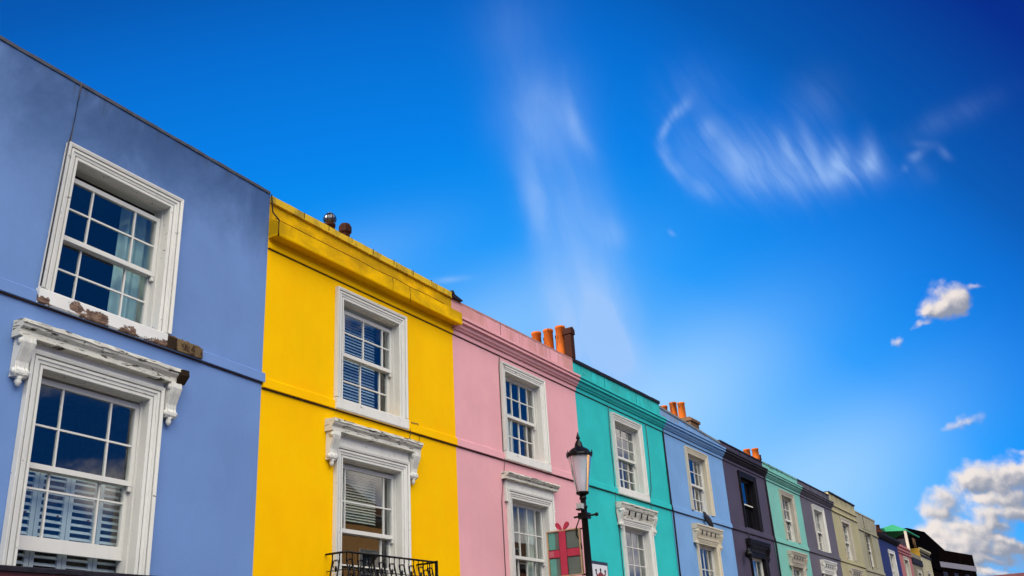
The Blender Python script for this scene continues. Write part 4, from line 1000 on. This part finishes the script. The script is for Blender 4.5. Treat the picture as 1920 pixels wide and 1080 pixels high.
# heaped cumulus: one density group (puffs on soft envelopes), sampled twice for side light
ng = bpy.data.node_groups.new('cumulus_density', 'ShaderNodeTree')
ng.interface.new_socket('Direction', in_out='INPUT', socket_type='NodeSocketVector'); ng.interface.new_socket('Density', in_out='OUTPUT', socket_type='NodeSocketFloat'); ng.interface.new_socket('Height', in_out='OUTPUT', socket_type='NodeSocketFloat')
gi = ng.nodes.new('NodeGroupInput'); go = ng.nodes.new('NodeGroupOutput'); G2 = NG(ng)
CUM = [(86.63, 18.5, 0.9, 0.76, 12.76, 1.05), (85.93, 17.75, 0.9, 0.47, 12.53, 1.0), (86.98, 17.83, 0.51, 0.46, 12.87, 0.8), (85.11, 17.68, 0.51, 0.24, 12.27, 0.8), (87.82, 18.72, 0.38, 0.17, 13.14, 0.55), (84.91, 17.18, 0.71, 0.18, 12.2, 0.42), (83.24, 16.46, 0.32, 0.45, 63.65, 0.72), (84.28, 16.96, 0.19, 0.59, 71.85, 0.33), (85.83, 11.6, 0.42, 0.78, 79.99, 0.7), (84.52, 11.31, 0.29, 0.67, 85.73, 0.5), (88.07, 9.69, 0.51, 0.17, 13.37, 0.5), (85.63, 8.72, 0.96, 0.62, 12.63, 1.05), (85.16, 8.42, 0.71, 0.39, 12.49, 0.9), (87.34, 8.65, 0.96, 0.66, 13.18, 1.05), (88.15, 8.43, 0.71, 0.71, 13.44, 1.0), (86.6, 8.15, 0.77, 0.33, 12.96, 0.9), (83.79, 7.66, 0.9, 0.62, 12.07, 1.05), (83.18, 7.06, 0.77, 0.34, 11.9, 0.9), (86.27, 7.41, 1.15, 0.3, 12.89, 0.9), (87.41, 7.43, 0.96, 0.33, 13.25, 0.9), (84.26, 6.16, 1.41, 0.44, 12.3, 1.1), (82.7, 6.05, 0.77, 0.25, 11.78, 0.8), (85.98, 6.13, 0.77, 0.33, 12.85, 0.9), (85.53, 5.31, 1.8, 0.43, 12.75, 1.05), (84.08, 5.3, 1.6, 0.38, 12.28, 1.0), (86.54, 4.82, 1.09, 0.38, 13.1, 1.0), (85.43, 4.4, 1.6, 0.27, 12.77, 0.9), (85.51, 3.65, 1.92, 0.29, 12.84, 0.95), (83.4, 4.6, 1.6, 0.49, 12.09, 0.9), (86.54, 6.77, 1.48, 0.38, 13.0, 0.95), (85.44, 6.74, 0.64, 0.28, 12.65, 0.6), (87.55, 6.46, 0.77, 0.49, 13.34, 0.8), (83.0, 5.19, 1.09, 0.44, 11.92, 0.9)]
acc = accv = None
wz = G2.noise(gi.outputs[0], 60., 3, .5)
PW = G2.vec('ADD', gi.outputs[0], G2.vec('SCALE', G2.vec('SUBTRACT', wz.outputs['Color'], (.5, .5, .5)), .012))
for az_, el2, wa, we, rot, amp in CUM:
    r_ = blob(PW, az_, el2, wa*1.05, we*1.1, rot, amp, G2)
    c_ = dirv(R(az_), R(el2)); e_ = Vector((math.cos(R(az_)), -math.sin(R(az_)), 0)); n_ = e_.cross(c_)
    v_ = G2.math('MULTIPLY', G2.vec('DOT_PRODUCT', PW, tuple((n_-e_*.35)/R(max(we, .3)))), r_)
    acc = r_ if acc is None else G2.math('ADD', acc, r_); accv = v_ if accv is None else G2.math('ADD', accv, v_)
def puff(scale):
    n = ng.nodes.new('ShaderNodeTexVoronoi'); n.feature = 'SMOOTH_F1'; n.inputs['Scale'].default_value = scale; n.inputs['Smoothness'].default_value = .7
    ng.links.new(PW, n.inputs['Vector']); return n.outputs['Distance']
nz = G2.noise(gi.outputs[0], 90., 8, .62, .1)
bump_ = G2.math('ADD', G2.math('MULTIPLY', G2.math('SUBTRACT', .45, puff(52.)), .75), G2.math('ADD', G2.math('MULTIPLY', G2.math('SUBTRACT', .45, puff(130.)), .42), G2.math('MULTIPLY', G2.math('SUBTRACT', nz.outputs[0], .5), .75)))
dens = G2.math('ADD', G2.math('MINIMUM', acc, 1.3), G2.math('MULTIPLY', bump_, G2.math('MULTIPLY', acc, 2.4, clamp=True)))
ng.links.new(dens, go.inputs[0]); ng.links.new(G2.math('DIVIDE', accv, G2.math('MAXIMUM', acc, .05)), go.inputs[1])
def cum(v):
    n = nt.nodes.new('ShaderNodeGroup'); n.node_tree = ng; nt.links.new(v, n.inputs[0]); return n.outputs
o0 = cum(D); d0 = o0[0]
tl_ = (dirv(R(84), R(14))-dirv(R(86.5), R(10))).normalized()*.0055
d1 = cum(g.vec('ADD', D, tuple(tl_)))[0]
mask = g.step(d0, .18, 1.12)
lit = g.math('ADD', g.math('MULTIPLY', g.math('SUBTRACT', d0, d1), .75), g.math('MULTIPLY_ADD', o0[1], .30, g.math('MULTIPLY', d0, -.12)))
shade = g.step(lit, -.55, .38)
ccol = g.mix(shade, (.30*UNIT, .325*UNIT, .40*UNIT, 1), (.90*UNIT, .81*UNIT, .75*UNIT, 1))
sky = g.mix(g.math('MULTIPLY', mask, .96), sky, ccol)
front = sky                                       # the quarter of sky with the drawn clouds

# added bright patch of sky, unseen behind the viewer, to light the shaded fronts
bn = g.noise(D, 3.0, 6, .6, .3)
fill_glow = g.math('ADD', total([blob(D, 205, 42, 36, 20, 0, 1.1), blob(D, 238, 44, 30, 20, 0, .7), blob(D, 178, 64, 34, 16, 0, .7)]), g.math('MULTIPLY', g.math('SUBTRACT', bn.outputs[0], .5), .7))
sky = clear
hp_ = g.math('ADD', total([blob(D, *t) for t in ((146, 17.6, 7, 2.0, 0, .95), (141, 11., 5, 1.9, 0, .9), (130, 12., 6, 2.2, 0, .9), (156, 9, 7, 3, 0, .8), (120, 7.5, 12, 3, 0, .85), (112, 14, 6, 3, 0, .8), (155, 24, 8, 3, 0, .6), (128, 22, 5, 3, 10, .6))]), g.math('MULTIPLY', g.math('SUBTRACT', g.noise(D, 22., 6, .62).outputs[0], .5), 1.1))
hs_ = g.noise(g.vec('ADD', D, (.01, 0, -.02)), 16., 4, .6).outputs[0]
sky = g.mix(g.step(hp_, .30, .85), sky, g.mix(g.step(hs_, .35, .62), (.45*UNIT, .50*UNIT, .60*UNIT, 1), (2.1*UNIT, 1.95*UNIT, 1.8*UNIT, 1)))
sky = g.mix(g.step(fill_glow, .35, .85), sky, (5.65*UNIT, 5.35*UNIT, 4.8*UNIT, 1))
nt.links.new(sky, bg.inputs[0])
# the drawn clouds fill only one quarter of the sky: a second background, chosen by direction, keeps the rest cheap
bg2 = nt.nodes.new('ShaderNodeBackground'); bg2.inputs[1].default_value = BGS; nt.links.new(front, bg2.inputs[0])
msh = nt.nodes.new('ShaderNodeMixShader'); nt.links.new(g.math('GREATER_THAN', g.vec('DOT_PRODUCT', D, tuple(dirv(R(62), R(22)))), math.cos(R(42))), msh.inputs[0])
nt.links.new(bg.outputs[0], msh.inputs[1]); nt.links.new(bg2.outputs[0], msh.inputs[2]); nt.links.new(msh.outputs[0], wout.inputs[0])

sc.view_settings.view_transform = 'Standard'; sc.view_settings.look = 'None'; sc.view_settings.exposure = EXPO; sc.view_settings.gamma = 1
sc.render.engine = 'CYCLES'; sc.cycles.max_bounces = 8; sc.cycles.transparent_max_bounces = 12; sc.cycles.use_denoising = True
sc.cycles.sample_clamp_indirect = 6
for o in list(bpy.data.objects):
    if '_o' in o: del o['_o']
